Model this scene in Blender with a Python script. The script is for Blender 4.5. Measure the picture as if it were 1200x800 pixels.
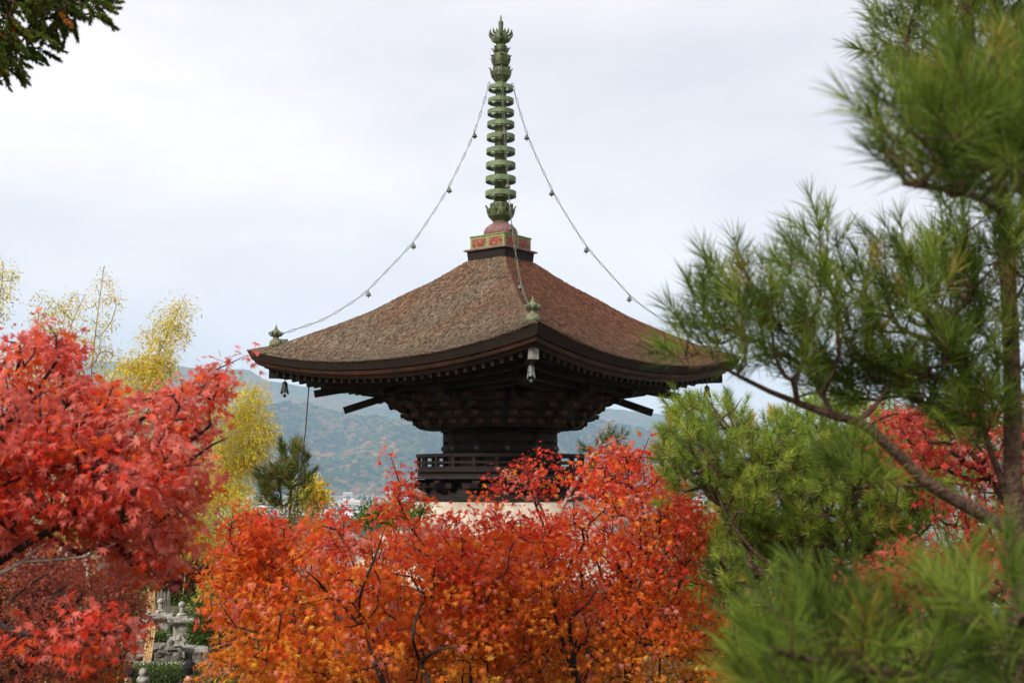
import bpy, math, random
import numpy as np
from mathutils import Vector, Matrix, noise as mnoise

for o in list(bpy.data.objects):
    bpy.data.objects.remove(o)
SC = bpy.context.scene
COL = SC.collection
PI = math.pi
R_ = math.radians

# ------------------------------------------------------------------ camera
F = 1446.0                       # focal length in pixels of the 1200 px wide photograph
PIT = math.atan(160 / F)
CZ = 5.0                         # eye height above the pagoda's ground
cam_d = bpy.data.cameras.new("camera")
cam = bpy.data.objects.new("camera", cam_d)
COL.objects.link(cam)
cam.location = (0, 0, CZ)
cam.rotation_euler = (PI / 2 + PIT, 0, 0)
cam_d.sensor_fit = 'HORIZONTAL'
cam_d.sensor_width = 36
cam_d.lens = 36 * F / 1200
cam_d.clip_start = 0.05
cam_d.clip_end = 30000
cam_d.dof.use_dof = True
cam_d.dof.focus_distance = 22.5
cam_d.dof.aperture_fstop = 4.5
cam_d.dof.aperture_blades = 9
SC.camera = cam

# ------------------------------------------------------------------ light
SUN_DIR = Vector((-0.52, -0.66, 0.62)).normalized()
sun_d = bpy.data.lights.new("sun", 'SUN')
sun_d.energy = 1.5
sun_d.angle = R_(14)
sun_d.color = (1.0, 0.93, 0.83)
sun = bpy.data.objects.new("sun", sun_d)
COL.objects.link(sun)
sun.rotation_euler = (-SUN_DIR).to_track_quat('-Z', 'Y').to_euler()
sun.location = (0, 0, 50)

W = bpy.data.worlds.new("World")
SC.world = W
W.use_nodes = True
nt = W.node_tree
nt.nodes.clear()
def wn(t, **kw):
    n = nt.nodes.new(t)
    for k, v in kw.items():
        setattr(n, k, v)
    return n
w_out = wn('ShaderNodeOutputWorld')
w_bg = wn('ShaderNodeBackground')
w_bg.inputs['Strength'].default_value = 0.1
w_sky = wn('ShaderNodeTexSky', sky_type='NISHITA', sun_disc=False)
w_sky.sun_elevation = math.asin(SUN_DIR.z)
w_sky.sun_rotation = math.atan2(SUN_DIR.x, SUN_DIR.y)
w_tc = wn('ShaderNodeTexCoord')
w_map = wn('ShaderNodeMapping')
w_map.inputs['Scale'].default_value = (1.0, 1.0, 2.8)
w_map.inputs['Rotation'].default_value = (0, 0.10, 0)
w_map.inputs['Location'].default_value = (3.1, 0.4, 0.35)
w_no = wn('ShaderNodeTexNoise')
w_no.inputs['Scale'].default_value = 2.1
w_no.inputs['Detail'].default_value = 7
w_no.inputs['Roughness'].default_value = 0.56
w_no.inputs['Distortion'].default_value = 0.25
w_rp = wn('ShaderNodeValToRGB')
w_rp.color_ramp.elements[0].position = 0.32
w_rp.color_ramp.elements[0].color = (2.70, 2.64, 2.84, 1)
w_rp.color_ramp.elements[1].position = 0.62
w_rp.color_ramp.elements[1].color = (3.78, 3.52, 3.52, 1)
w_mx = wn('ShaderNodeMix', data_type='RGBA')
w_mx.inputs['Factor'].default_value = 0.98
L = nt.links.new
L(w_tc.outputs['Generated'], w_map.inputs['Vector'])
L(w_map.outputs['Vector'], w_no.inputs['Vector'])
L(w_no.outputs['Fac'], w_rp.inputs['Fac'])
L(w_sky.outputs['Color'], w_mx.inputs['A'])
L(w_rp.outputs['Color'], w_mx.inputs['B'])
L(w_mx.outputs['Result'], w_bg.inputs['Color'])
L(w_bg.outputs['Background'], w_out.inputs['Surface'])

SC.view_settings.view_transform = 'Standard'
SC.view_settings.look = 'None'
SC.view_settings.exposure = 1.62
SC.view_settings.gamma = 1.0
SC.view_settings.use_curve_mapping = False
SC.render.engine = 'CYCLES'
cy = SC.cycles
cy.max_bounces = 6
cy.diffuse_bounces = 3
cy.glossy_bounces = 2
cy.transmission_bounces = 4
cy.volume_bounces = 3
cy.transparent_max_bounces = 4
cy.use_adaptive_sampling = True
cy.adaptive_threshold = 0.015
cy.use_denoising = True
cy.caustics_reflective = False
cy.caustics_refractive = False

# ------------------------------------------------------------------ helpers
CP, SP = math.cos(PIT), math.sin(PIT)
def P(px, py, Y):
    """The point at distance Y ahead that the photograph shows at pixel (px, py) of 1200 x 800."""
    v = (px - 600) / F
    w = (400 - py) / F
    t = Y / (CP - w * SP)
    return Vector((v * t, Y, CZ + (SP + w * CP) * t))

def PA(px, py, Y):
    v = (px - 600) / F
    w = (400 - py) / F
    t = Y / (CP - w * SP)
    return np.stack([v * t, Y, CZ + (SP + w * CP) * t], -1)

def smooth(a, b, x):
    t = np.clip((x - a) / (b - a), 0, 1)
    return t * t * (3 - 2 * t)

GY = [-60, -12, 0, 2.5, 17, 45, 120, 400, 700, 9000]
GZ = [10, 5.0, 3.35, 3.2, 0.0, -0.5, -14, -38, -40, -40]
def gz(x, y):
    return float(np.interp(y, GY, GZ))

def mesh_from(name, V, faces, mats, midx=None, smooth_=False):
    me = bpy.data.meshes.new(name)
    me.from_pydata([tuple(v) for v in V], [], faces)
    for m in mats:
        me.materials.append(m)
    if midx is not None and len(mats) > 1:
        me.polygons.foreach_set('material_index', midx)
    if smooth_:
        me.polygons.foreach_set('use_smooth', [True] * len(me.polygons))
    me.update()
    return me

def tri_mesh(name, V, T, mat, col=None, smooth_=False, midx=None, mats=None):
    V = np.asarray(V, np.float32); T = np.asarray(T, np.int32)
    k = T.shape[1]
    me = bpy.data.meshes.new(name)
    me.vertices.add(len(V)); me.vertices.foreach_set('co', V.ravel())
    me.loops.add(T.size); me.loops.foreach_set('vertex_index', T.ravel())
    me.polygons.add(len(T))
    me.polygons.foreach_set('loop_start', np.arange(0, T.size, k, dtype=np.int32))
    me.polygons.foreach_set('loop_total', np.full(len(T), k, np.int32))
    for m in (mats or [mat]):
        me.materials.append(m)
    if midx is not None:
        me.polygons.foreach_set('material_index', np.asarray(midx, np.int32))
    if smooth_:
        me.polygons.foreach_set('use_smooth', np.ones(len(T), bool))
    if col is not None:
        ca = me.color_attributes.new('Col', 'FLOAT_COLOR', 'POINT')
        c4 = np.ones((len(V), 4), np.float32); c4[:, :3] = np.asarray(col, np.float32)
        ca.data.foreach_set('color', c4.ravel())
    me.update(calc_edges=True)
    return me

class MB:
    """Collects shapes for one mesh."""
    def __init__(s):
        s.v = []; s.f = []; s.m = []
    def add(s, vs, fs, m=0):
        b = len(s.v)
        s.v += [tuple(v) for v in vs]
        for f in fs:
            s.f.append(tuple(i + b for i in f)); s.m.append(m)
        return s
    def box(s, c, size, rot=None, m=0, taper=1.0):
        hx, hy, hz = size[0] / 2, size[1] / 2, size[2] / 2
        vs = []
        for z, k in ((-hz, 1.0), (hz, taper)):
            for x, y in ((-hx, -hy), (hx, -hy), (hx, hy), (-hx, hy)):
                p = Vector((x * k, y * k, z))
                if rot is not None:
                    p = rot @ p
                vs.append(p + Vector(c))
        return s.add(vs, [(0, 3, 2, 1), (4, 5, 6, 7), (0, 1, 5, 4), (1, 2, 6, 5), (2, 3, 7, 6), (3, 0, 4, 7)], m)
    def beam(s, a, b, w, h, m=0, up=Vector((0, 0, 1))):
        a = Vector(a); b = Vector(b)
        d = (b - a); ln = d.length; d.normalize()
        side = d.cross(up)
        if side.length < 1e-4:
            side = Vector((1, 0, 0))
        side.normalize(); u2 = side.cross(d)
        vs = []
        for p in (a, b):
            for x, y in ((-1, -1), (1, -1), (1, 1), (-1, 1)):
                vs.append(p + side * (x * w / 2) + u2 * (y * h / 2))
        return s.add(vs, [(0, 1, 2, 3), (7, 6, 5, 4), (0, 4, 5, 1), (1, 5, 6, 2), (2, 6, 7, 3), (3, 7, 4, 0)], m)
    def tube(s, pts, rad, n=6, m=0, cap=True):
        pts = [Vector(p) for p in pts]
        if not hasattr(rad, '__len__'):
            rad = [rad] * len(pts)
        vs = []; fs = []
        t0 = (pts[1] - pts[0]).normalized()
        a = Vector((0, 0, 1)) if abs(t0.z) < 0.9 else Vector((1, 0, 0))
        nx = t0.cross(a).normalized()
        for i, p in enumerate(pts):
            t = (pts[min(i + 1, len(pts) - 1)] - pts[max(i - 1, 0)])
            if t.length < 1e-9:
                t = t0
            t = t.normalized()
            nx = nx - t * nx.dot(t)
            if nx.length < 1e-6:
                nx = t.orthogonal()
            nx.normalize(); ny = t.cross(nx)
            for k in range(n):
                an = 2 * PI * k / n
                vs.append(p + (nx * math.cos(an) + ny * math.sin(an)) * rad[i])
        for i in range(len(pts) - 1):
            for k in range(n):
                k2 = (k + 1) % n
                fs.append((i * n + k, i * n + k2, (i + 1) * n + k2, (i + 1) * n + k))
        if cap:
            fs.append(tuple(range(n - 1, -1, -1)))
            fs.append(tuple((len(pts) - 1) * n + k for k in range(n)))
        return s.add(vs, fs, m)
    def lathe(s, prof, n=24, c=(0, 0, 0), m=0, cap=True):
        vs = []; fs = []
        for r, z in prof:
            for k in range(n):
                an = 2 * PI * k / n
                vs.append((c[0] + r * math.cos(an), c[1] + r * math.sin(an), c[2] + z))
        for i in range(len(prof) - 1):
            for k in range(n):
                k2 = (k + 1) % n
                fs.append((i * n + k, i * n + k2, (i + 1) * n + k2, (i + 1) * n + k))
        if cap:
            fs.append(tuple(range(n - 1, -1, -1)))
            fs.append(tuple((len(prof) - 1) * n + k for k in range(n)))
        return s.add(vs, fs, m)
    def prism(s, poly, a, b, m=0):
        """poly: list of 3D points; extruded from offset a to offset b (vectors)."""
        n = len(poly); a = Vector(a); b = Vector(b)
        vs = [Vector(p) + a for p in poly] + [Vector(p) + b for p in poly]
        fs = [tuple(range(n - 1, -1, -1)), tuple(range(n, 2 * n))]
        for i in range(n):
            j = (i + 1) % n
            fs.append((i, j, n + j, n + i))
        return s.add(vs, fs, m)
    def shift(s, d):
        s.v = [(x + d[0], y + d[1], z + d[2]) for x, y, z in s.v]
        return s
    def xf(s, M):
        s.v = [tuple(M @ Vector(p)) for p in s.v]
        return s
    def mesh(s, name, mats, smooth_=False):
        return mesh_from(name, s.v, s.f, mats, s.m, smooth_)

def link(name, me, parent=None):
    o = bpy.data.objects.new(name, me)
    COL.objects.link(o)
    if parent is not None:
        o.parent = parent
    return o

def tag(o, label=None, cat=None, group=None, kind=None):
    if label: o['label'] = label
    if cat: o['category'] = cat
    if group: o['group'] = group
    if kind: o['kind'] = kind
    return o

def thing(name, label, cat, loc=(0, 0, 0), rotz=0.0, group=None):
    e = bpy.data.objects.new(name, None)
    COL.objects.link(e)
    e.empty_display_size = 0.2
    e.location = loc
    e.rotation_euler = (0, 0, rotz)
    return tag(e, label, cat, group)

def part(name, mb, mats, parent, smooth_=False, bevel=0.0):
    if not isinstance(mats, (list, tuple)):
        mats = [mats]
    me = mb.mesh(name, mats, smooth_)
    o = link(name, me, parent)
    if bevel:
        b = o.modifiers.new('bevel', 'BEVEL'); b.width = bevel; b.segments = 2; b.limit_method = 'ANGLE'
        b.angle_limit = R_(40)
    return o

def copy_tree(o, parent=None):
    c = o.copy(); COL.objects.link(c)
    if parent is not None: c.parent = parent
    for ch in o.children: copy_tree(ch, c)
    return c

# ------------------------------------------------------------------ materials
def new_mat(name):
    m = bpy.data.materials.new(name)
    m.use_nodes = True
    t = m.node_tree
    b = t.nodes['Principled BSDF']
    return m, t, b

def mat_noise(name, c1, c2, scale=6.0, rough=0.8, bump=0.0, detail=6, stretch=(1, 1, 1), c3=None, bscale=None, lo=0.35, hi=0.65, spec=0.3, metallic=0.0, fine=0.0):
    m, t, b = new_mat(name)
    tc = t.nodes.new('ShaderNodeTexCoord')
    mp = t.nodes.new('ShaderNodeMapping'); mp.inputs['Scale'].default_value = stretch
    no = t.nodes.new('ShaderNodeTexNoise')
    no.inputs['Scale'].default_value = scale; no.inputs['Detail'].default_value = detail
    no.inputs['Roughness'].default_value = 0.62
    rp = t.nodes.new('ShaderNodeValToRGB')
    e = rp.color_ramp.elements
    e[0].position = lo; e[0].color = (*c1, 1); e[1].position = hi; e[1].color = (*c2, 1)
    if c3:
        x = rp.color_ramp.elements.new(min(0.98, hi + 0.1)); x.color = (*c3, 1)
    t.links.new(tc.outputs['Object'], mp.inputs['Vector'])
    t.links.new(mp.outputs['Vector'], no.inputs['Vector'])
    t.links.new(no.outputs['Fac'], rp.inputs['Fac'])
    t.links.new(rp.outputs['Color'], b.inputs['Base Color'])
    b.inputs['Roughness'].default_value = rough
    b.inputs['Specular IOR Level'].default_value = spec
    b.inputs['Metallic'].default_value = metallic
    if bump:
        n2 = t.nodes.new('ShaderNodeTexNoise')
        n2.inputs['Scale'].default_value = bscale or scale * 2.5; n2.inputs['Detail'].default_value = 5
        t.links.new(mp.outputs['Vector'], n2.inputs['Vector'])
        bp = t.nodes.new('ShaderNodeBump'); bp.inputs['Strength'].default_value = bump
        bp.inputs['Distance'].default_value = 0.03
        t.links.new(n2.outputs['Fac'], bp.inputs['Height'])
        t.links.new(bp.outputs['Normal'], b.inputs['Normal'])
    return m

def mat_leaf(name, trans=0.4, rough=0.55, spec=0.35):
    m, t, b = new_mat(name)
    at = t.nodes.new('ShaderNodeAttribute'); at.attribute_name = 'Col'
    t.links.new(at.outputs['Color'], b.inputs['Base Color'])
    b.inputs['Roughness'].default_value = rough
    b.inputs['Specular IOR Level'].default_value = spec
    tr = t.nodes.new('ShaderNodeBsdfTranslucent')
    t.links.new(at.outputs['Color'], tr.inputs['Color'])
    mx = t.nodes.new('ShaderNodeMixShader'); mx.inputs['Fac'].default_value = trans
    t.links.new(b.outputs['BSDF'], mx.inputs[1])
    t.links.new(tr.outputs['BSDF'], mx.inputs[2])
    t.links.new(mx.outputs['Shader'], t.nodes['Material Output'].inputs['Surface'])
    return m

def mat_attr(name, rough=0.85, spec=0.2):
    m, t, b = new_mat(name)
    at = t.nodes.new('ShaderNodeAttribute'); at.attribute_name = 'Col'
    t.links.new(at.outputs['Color'], b.inputs['Base Color'])
    b.inputs['Roughness'].default_value = rough
    b.inputs['Specular IOR Level'].default_value = spec
    return m

def mat_plain(name, c, rough=0.6, spec=0.3, metallic=0.0):
    return mat_noise(name, tuple(x * 0.85 for x in c), tuple(min(1, x * 1.12) for x in c), 8.0, rough, 0.1, spec=spec, metallic=metallic)

M = {}
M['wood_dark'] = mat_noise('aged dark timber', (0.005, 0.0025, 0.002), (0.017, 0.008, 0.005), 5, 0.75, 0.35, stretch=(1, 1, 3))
M['wood_edge'] = mat_noise('eave board timber', (0.016, 0.007, 0.004), (0.060, 0.019, 0.009), 3, 0.6, 0.3)
M['wood_glint'] = mat_noise('glint tinted bracket timber', (0.012, 0.006, 0.003), (0.09, 0.038, 0.015), 6, 0.75, 0.2)  # ochre tint imitates orange-lit glints on the dark bracket ends
M['bark_edge'] = mat_noise('cut cypress bark edge', (0.008, 0.005, 0.003), (0.034, 0.017, 0.010), 16, 0.9, 0.6, stretch=(1, 1, 6))
M['bark_base'] = mat_noise('cypress bark bed', (0.07, 0.036, 0.024), (0.15, 0.085, 0.058), 9, 0.95, 0.8)
M['bark_chip'] = mat_attr('cypress bark shingle', 0.95, 0.15)
M['patina'] = mat_noise('green bronze patina', (0.035, 0.042, 0.020), (0.10, 0.125, 0.055), 7, 0.55, 0.2, c3=(0.20, 0.16, 0.07), metallic=0.15, lo=0.3, hi=0.6)
M['patina_light'] = mat_noise('pale green bronze patina', (0.085, 0.125, 0.06), (0.165, 0.225, 0.115), 6, 0.6, 0.15, c3=(0.20, 0.17, 0.08), lo=0.35, hi=0.62)
M['redbronze'] = mat_noise('worn red lacquered bronze', (0.12, 0.05, 0.048), (0.185, 0.092, 0.09), 7, 0.55, 0.15, c3=(0.20, 0.25, 0.10), lo=0.3, hi=0.60)
M['box_green'] = mat_noise('verdigris panel border', (0.13, 0.165, 0.06), (0.22, 0.27, 0.105), 11, 0.6, 0.15, c3=(0.22, 0.07, 0.04), lo=0.32, hi=0.62)
M['box_red'] = mat_noise('worn red panel', (0.16, 0.03, 0.022), (0.24, 0.055, 0.04), 14, 0.6, 0.4, c3=(0.27, 0.33, 0.12), lo=0.3, hi=0.56)
M['ornament'] = mat_noise('weathered bronze with faded red', (0.07, 0.09, 0.05), (0.13, 0.15, 0.08), 9, 0.6, 0.2, c3=(0.25, 0.13, 0.10), lo=0.32, hi=0.55)
M['iron'] = mat_noise('dark iron', (0.018, 0.02, 0.02), (0.045, 0.05, 0.045), 12, 0.5, 0.1, metallic=0.4)
M['chain'] = mat_noise('weathered bronze wire', (0.05, 0.06, 0.045), (0.15, 0.17, 0.13), 9, 0.5, 0.0, metallic=0.2)
M['bellgrey'] = mat_noise('grey weathered bronze', (0.06, 0.068, 0.075), (0.15, 0.16, 0.17), 10, 0.45, 0.1, metallic=0.2)
M['endwhite'] = mat_noise('worn white painted beam end', (0.12, 0.115, 0.10), (0.30, 0.29, 0.27), 9, 0.7, 0.1)
M['plaster'] = mat_noise('white lime plaster', (0.27, 0.215, 0.16), (0.53, 0.455, 0.37), 1.6, 0.9, 0.2, detail=10, stretch=(2.2, 2.2, 0.6), lo=0.28, hi=0.58)
M['stone'] = mat_noise('weathered granite', (0.14, 0.13, 0.11), (0.40, 0.375, 0.34), 9, 0.9, 0.5, c3=(0.52, 0.50, 0.46), lo=0.36, hi=0.6)
M['stone_dark'] = mat_noise('mossy dark stone', (0.06, 0.055, 0.045), (0.21, 0.19, 0.16), 7, 0.95, 0.6, c3=(0.36, 0.34, 0.30), lo=0.38, hi=0.62)
M['board_tan'] = mat_noise('fresh tan board', (0.30, 0.17, 0.07), (0.50, 0.31, 0.14), 12, 0.8, 0.15, stretch=(1, 1, 0.25))
M['board_grey'] = mat_noise('weathered grey board', (0.065, 0.058, 0.05), (0.20, 0.175, 0.15), 12, 0.85, 0.2, stretch=(1, 1, 0.25))
M['ink'] = mat_plain('black ink', (0.02, 0.018, 0.016), 0.7)
M['bark_tree'] = mat_noise('maple bark', (0.014, 0.009, 0.007), (0.045, 0.029, 0.022), 22, 0.9, 0.6)
M['bark_pale'] = mat_noise('pale grey twig bark', (0.15, 0.12, 0.10), (0.33, 0.28, 0.24), 22, 0.85, 0.4)
M['bark_pine'] = mat_noise('pine bark', (0.045, 0.026, 0.018), (0.16, 0.095, 0.062), 26, 0.95, 1.0)
M['culm'] = mat_noise('yellow green bamboo culm', (0.18, 0.16, 0.05), (0.32, 0.27, 0.09), 6, 0.5, 0.0)
M['leaf'] = mat_leaf('maple leaf', 0.6, 0.5, 0.22)
M['leaf_small'] = mat_leaf('small leaf', 0.42, 0.6, 0.12)
M['needle'] = mat_leaf('pine needle', 0.40, 0.5, 0.18)
M['tile'] = mat_noise('grey roof tile', (0.07, 0.075, 0.085), (0.15, 0.155, 0.165), 4, 0.6, 0.3)
M['hair'] = mat_plain('black hair', (0.012, 0.01, 0.009), 0.5)
M['skin'] = mat_plain('skin', (0.50, 0.29, 0.20), 0.55)
M['cap'] = mat_plain('black knit cap', (0.012, 0.012, 0.014), 0.95)
M['jacket_brown'] = mat_noise('rust brown jacket', (0.26, 0.09, 0.03), (0.38, 0.15, 0.055), 14, 0.9, 0.3)
M['jacket_beige'] = mat_noise('beige coat', (0.34, 0.28, 0.19), (0.46, 0.39, 0.28), 14, 0.9, 0.3)
M['trousers'] = mat_plain('dark trousers', (0.02, 0.022, 0.03), 0.9)
M['backpack'] = mat_plain('black nylon', (0.014, 0.014, 0.018), 0.6)
M['shoe'] = mat_plain('dark shoe leather', (0.02, 0.016, 0.013), 0.5)

# ------------------------------------------------------------------ the setting: ground, hills, haze
def ground_mat():
    m, t, b = new_mat('earth, moss and distant fields')
    tc = t.nodes.new('ShaderNodeTexCoord')
    n1 = t.nodes.new('ShaderNodeTexNoise'); n1.inputs['Scale'].default_value = 0.7; n1.inputs['Detail'].default_value = 8
    r1 = t.nodes.new('ShaderNodeValToRGB')
    e = r1.color_ramp.elements
    e[0].position = 0.38; e[0].color = (0.05, 0.065, 0.02, 1)
    e[1].position = 0.62; e[1].color = (0.13, 0.10, 0.06, 1)
    n2 = t.nodes.new('ShaderNodeTexVoronoi'); n2.inputs['Scale'].default_value = 0.012
    r2 = t.nodes.new('ShaderNodeValToRGB')
    e = r2.color_ramp.elements
    e[0].position = 0.1; e[0].color = (0.12, 0.13, 0.07, 1)
    e[1].position = 0.9; e[1].color = (0.26, 0.25, 0.22, 1)
    sx = t.nodes.new('ShaderNodeSeparateXYZ')
    mr = t.nodes.new('ShaderNodeMapRange'); mr.inputs['From Min'].default_value = 200; mr.inputs['From Max'].default_value = 600
    mx = t.nodes.new('ShaderNodeMix'); mx.data_type = 'RGBA'
    k = t.links.new
    k(tc.outputs['Object'], n1.inputs['Vector']); k(tc.outputs['Object'], n2.inputs['Vector']); k(tc.outputs['Object'], sx.inputs[0])
    k(n1.outputs['Fac'], r1.inputs['Fac']); k(n2.outputs['Color'], r2.inputs['Fac'])
    k(sx.outputs['Y'], mr.inputs['Value']); k(mr.outputs['Result'], mx.inputs['Factor'])
    k(r1.outputs['Color'], mx.inputs['A']); k(r2.outputs['Color'], mx.inputs['B'])
    k(mx.outputs['Result'], b.inputs['Base Color'])
    b.inputs['Roughness'].default_value = 0.95
    bp = t.nodes.new('ShaderNodeBump'); bp.inputs['Strength'].default_value = 0.5
    n3 = t.nodes.new('ShaderNodeTexNoise'); n3.inputs['Scale'].default_value = 9
    k(tc.outputs['Object'], n3.inputs['Vector']); k(n3.outputs['Fac'], bp.inputs['Height']); k(bp.outputs['Normal'], b.inputs['Normal'])
    return m
gx = np.concatenate([-np.geomspace(4600, 3, 34), [0], np.geomspace(3, 4600, 34)])
gyv = np.concatenate([np.linspace(-55, 60, 93), np.geomspace(66, 7500, 50)])
XX, YY = np.meshgrid(gx, gyv)
ZZ = np.interp(YY, GY, GZ)
for i in range(ZZ.shape[0]):
    for j in range(ZZ.shape[1]):
        if YY[i, j] < 60 and abs(XX[i, j]) < 60:
            ZZ[i, j] += 0.10 * mnoise.noise((XX[i, j] * 0.5, YY[i, j] * 0.5, 0)) * (0.3 if YY[i, j] > 17 else 1)
nx_, ny_ = len(gx), len(gyv)
idx = np.arange(nx_ * ny_).reshape(ny_, nx_)
Q = np.stack([idx[:-1, :-1], idx[:-1, 1:], idx[1:, 1:], idx[1:, :-1]], -1).reshape(-1, 4)
g = link('ground', tri_mesh('ground', np.stack([XX, YY, ZZ], -1).reshape(-1, 3), Q, ground_mat(), smooth_=True))
tag(g, kind='structure')

def hill_mat(name, cols, scale):
    m, t, b = new_mat(name)
    tc = t.nodes.new('ShaderNodeTexCoord')
    vo = t.nodes.new('ShaderNodeTexVoronoi'); vo.inputs['Scale'].default_value = scale
    n1 = t.nodes.new('ShaderNodeTexNoise'); n1.inputs['Scale'].default_value = scale * 0.06; n1.inputs['Detail'].default_value = 5
    ad = t.nodes.new('ShaderNodeMath'); ad.operation = 'MULTIPLY_ADD'; ad.inputs[1].default_value = 0.45
    sp = t.nodes.new('ShaderNodeSeparateColor')
    rp = t.nodes.new('ShaderNodeValToRGB')
    while len(rp.color_ramp.elements) < len(cols):
        rp.color_ramp.elements.new(0.5)
    for i, (p, c) in enumerate(cols):
        rp.color_ramp.elements[i].position = p; rp.color_ramp.elements[i].color = (*c, 1)
    k = t.links.new
    k(tc.outputs['Object'], vo.inputs['Vector']); k(tc.outputs['Object'], n1.inputs['Vector'])
    k(vo.outputs['Color'], sp.inputs[0]); k(sp.outputs[0], ad.inputs[0]); k(n1.outputs['Fac'], ad.inputs[2])
    k(ad.outputs[0], rp.inputs['Fac']); k(rp.outputs['Color'], b.inputs['Base Color'])
    b.inputs['Roughness'].default_value = 1.0; b.inputs['Specular IOR Level'].default_value = 0.0
    return m
hcols = [(0.42, (0.016, 0.030, 0.012)), (0.62, (0.040, 0.058, 0.018)), (0.74, (0.07, 0.075, 0.022)), (0.86, (0.13, 0.075, 0.022)), (0.97, (0.17, 0.06, 0.03))]
FOREST_RNG = np.random.default_rng(77)
def ridge(name, prof, Yb, Yr, n_u, n_v, seed, mat, rough=0.2):
    pxs = np.linspace(prof[0][0], prof[-1][0], n_u)
    pys = np.interp(pxs, [p[0] for p in prof], [p[1] for p in prof])
    rows = []
    base_z = -40.5
    vs = np.linspace(0, 1.25, n_v)
    for v in vs:
        Y = Yb + (Yr - Yb) * v
        row = []
        for px, py in zip(pxs, pys):
            xr = P(px, py, Yr)
            x = (px - 600) / F * Y
            h = xr.z - base_z
            s = v if v <= 1 else 1 - (v - 1) * 1.6
            s = s ** 0.85
            nz = mnoise.fractal((x * 0.0022 + seed, Y * 0.0011, seed), 0.9, 2.1, 5)
            fade = math.sin(min(v, 1) * PI) if v < 1 else 0
            fine = mnoise.noise((x * 0.02, Y * 0.01, seed)) * 7
            row.append((x, Y, base_z + h * s + h * rough * 1.6 * nz * fade + fine * min(1, v * 4)))
        rows.append(row)
    V = np.array(rows).reshape(-1, 3)
    idx = np.arange(n_u * n_v).reshape(n_v, n_u)
    Q = np.stack([idx[:-1, :-1], idx[:-1, 1:], idx[1:, 1:], idx[1:, :-1]], -1).reshape(-1, 4)
    o = link(name, tri_mesh(name, V, Q, mat, smooth_=True))
    tag(o, kind='structure')
    return V.reshape(n_v, n_u, 3)
far_prof = [(-400, 440), (0, 428), (118, 424), (200, 429), (272, 433), (290, 432), (307, 444), (350, 452), (450, 458), (560, 466), (700, 478), (760, 483), (833, 491), (881, 500), (901, 506), (1000, 514), (1500, 525)]
near_prof = [(-400, 505), (100, 500), (230, 492), (290, 480), (318, 474), (340, 470), (362, 473), (395, 484), (450, 488), (520, 499), (600, 493), (700, 493), (760, 503), (900, 528), (1500, 535)]
ridge('mountain', far_prof, 5000, 6600, 240, 36, 3.3, hill_mat('far wooded slope', hcols, 0.05))
hillV = ridge('hill', near_prof, 3250, 4250, 240, 50, 8.1, hill_mat('near wooded slope', hcols, 0.07))

# wooded hillside: one mass of rounded crowns
def ico():
    t = (1 + 5 ** 0.5) / 2
    v = np.array([(-1, t, 0), (1, t, 0), (-1, -t, 0), (1, -t, 0), (0, -1, t), (0, 1, t), (0, -1, -t), (0, 1, -t), (t, 0, -1), (t, 0, 1), (-t, 0, -1), (-t, 0, 1)], float)
    f = np.array([(0, 11, 5), (0, 5, 1), (0, 1, 7), (0, 7, 10), (0, 10, 11), (1, 5, 9), (5, 11, 4), (11, 10, 2), (10, 7, 6), (7, 1, 8), (3, 9, 4), (3, 4, 2), (3, 2, 6), (3, 6, 8), (3, 8, 9), (4, 9, 5), (2, 4, 11), (6, 2, 10), (8, 6, 7), (9, 8, 1)])
    return v / np.linalg.norm(v[0]), f
ICO_V, ICO_F = ico()
def crown_mass(name, pts, sizes, cols, mat):
    r = np.random.default_rng(5)
    n = len(pts)
    jit = 1 + r.uniform(-0.3, 0.3, (n, 12, 1))
    V = pts[:, None, :] + ICO_V[None] * jit * sizes[:, None, None] * np.array([1, 1, 0.85])
    T = ICO_F[None] + (np.arange(n) * 12)[:, None, None]
    C = np.repeat(cols, 12, axis=0)
    o = link(name, tri_mesh(name, V.reshape(-1, 3), T.reshape(-1, 3), mat, C, smooth_=True))
    return o
M['forest'] = mat_attr('forest crowns', 1.0, 0.0)
r = FOREST_RNG
nf = 9000
vi = r.uniform(0, 39.9, nf) ; ui = r.uniform(52, 190, nf)
pts = []
for a, b in zip(vi, ui):
    i, j = int(a), int(b); fa, fb = a - i, b - j
    p = (hillV[i, j] * (1 - fa) + hillV[i + 1, j] * fa) * (1 - fb) + (hillV[i, j + 1] * (1 - fa) + hillV[i + 1, j + 1] * fa) * fb
    pts.append(p)
pts = np.array(pts)
sz = r.uniform(6, 12, nf)
fc = []
for p in pts:
    q = 0.9 * mnoise.fractal((p[0] * 0.0030, p[1] * 0.0022, 1.7), 0.9, 2.0, 4) + r.normal(0, 0.24)
    if p[2] < -22: q += 0.25
    if q < -0.05: c = (0.012, 0.026, 0.012)
    elif q < 0.2: c = (0.03, 0.05, 0.016)
    elif q < 0.42: c = (0.075, 0.085, 0.022)
    elif q < 0.65: c = (0.20, 0.115, 0.03)
    else: c = (0.23, 0.085, 0.045)
    fc.append(np.array(c) * r.uniform(0.8, 1.3))
tag(crown_mass('forest', pts, sz, np.array(fc), M['forest']), kind='stuff')

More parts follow.
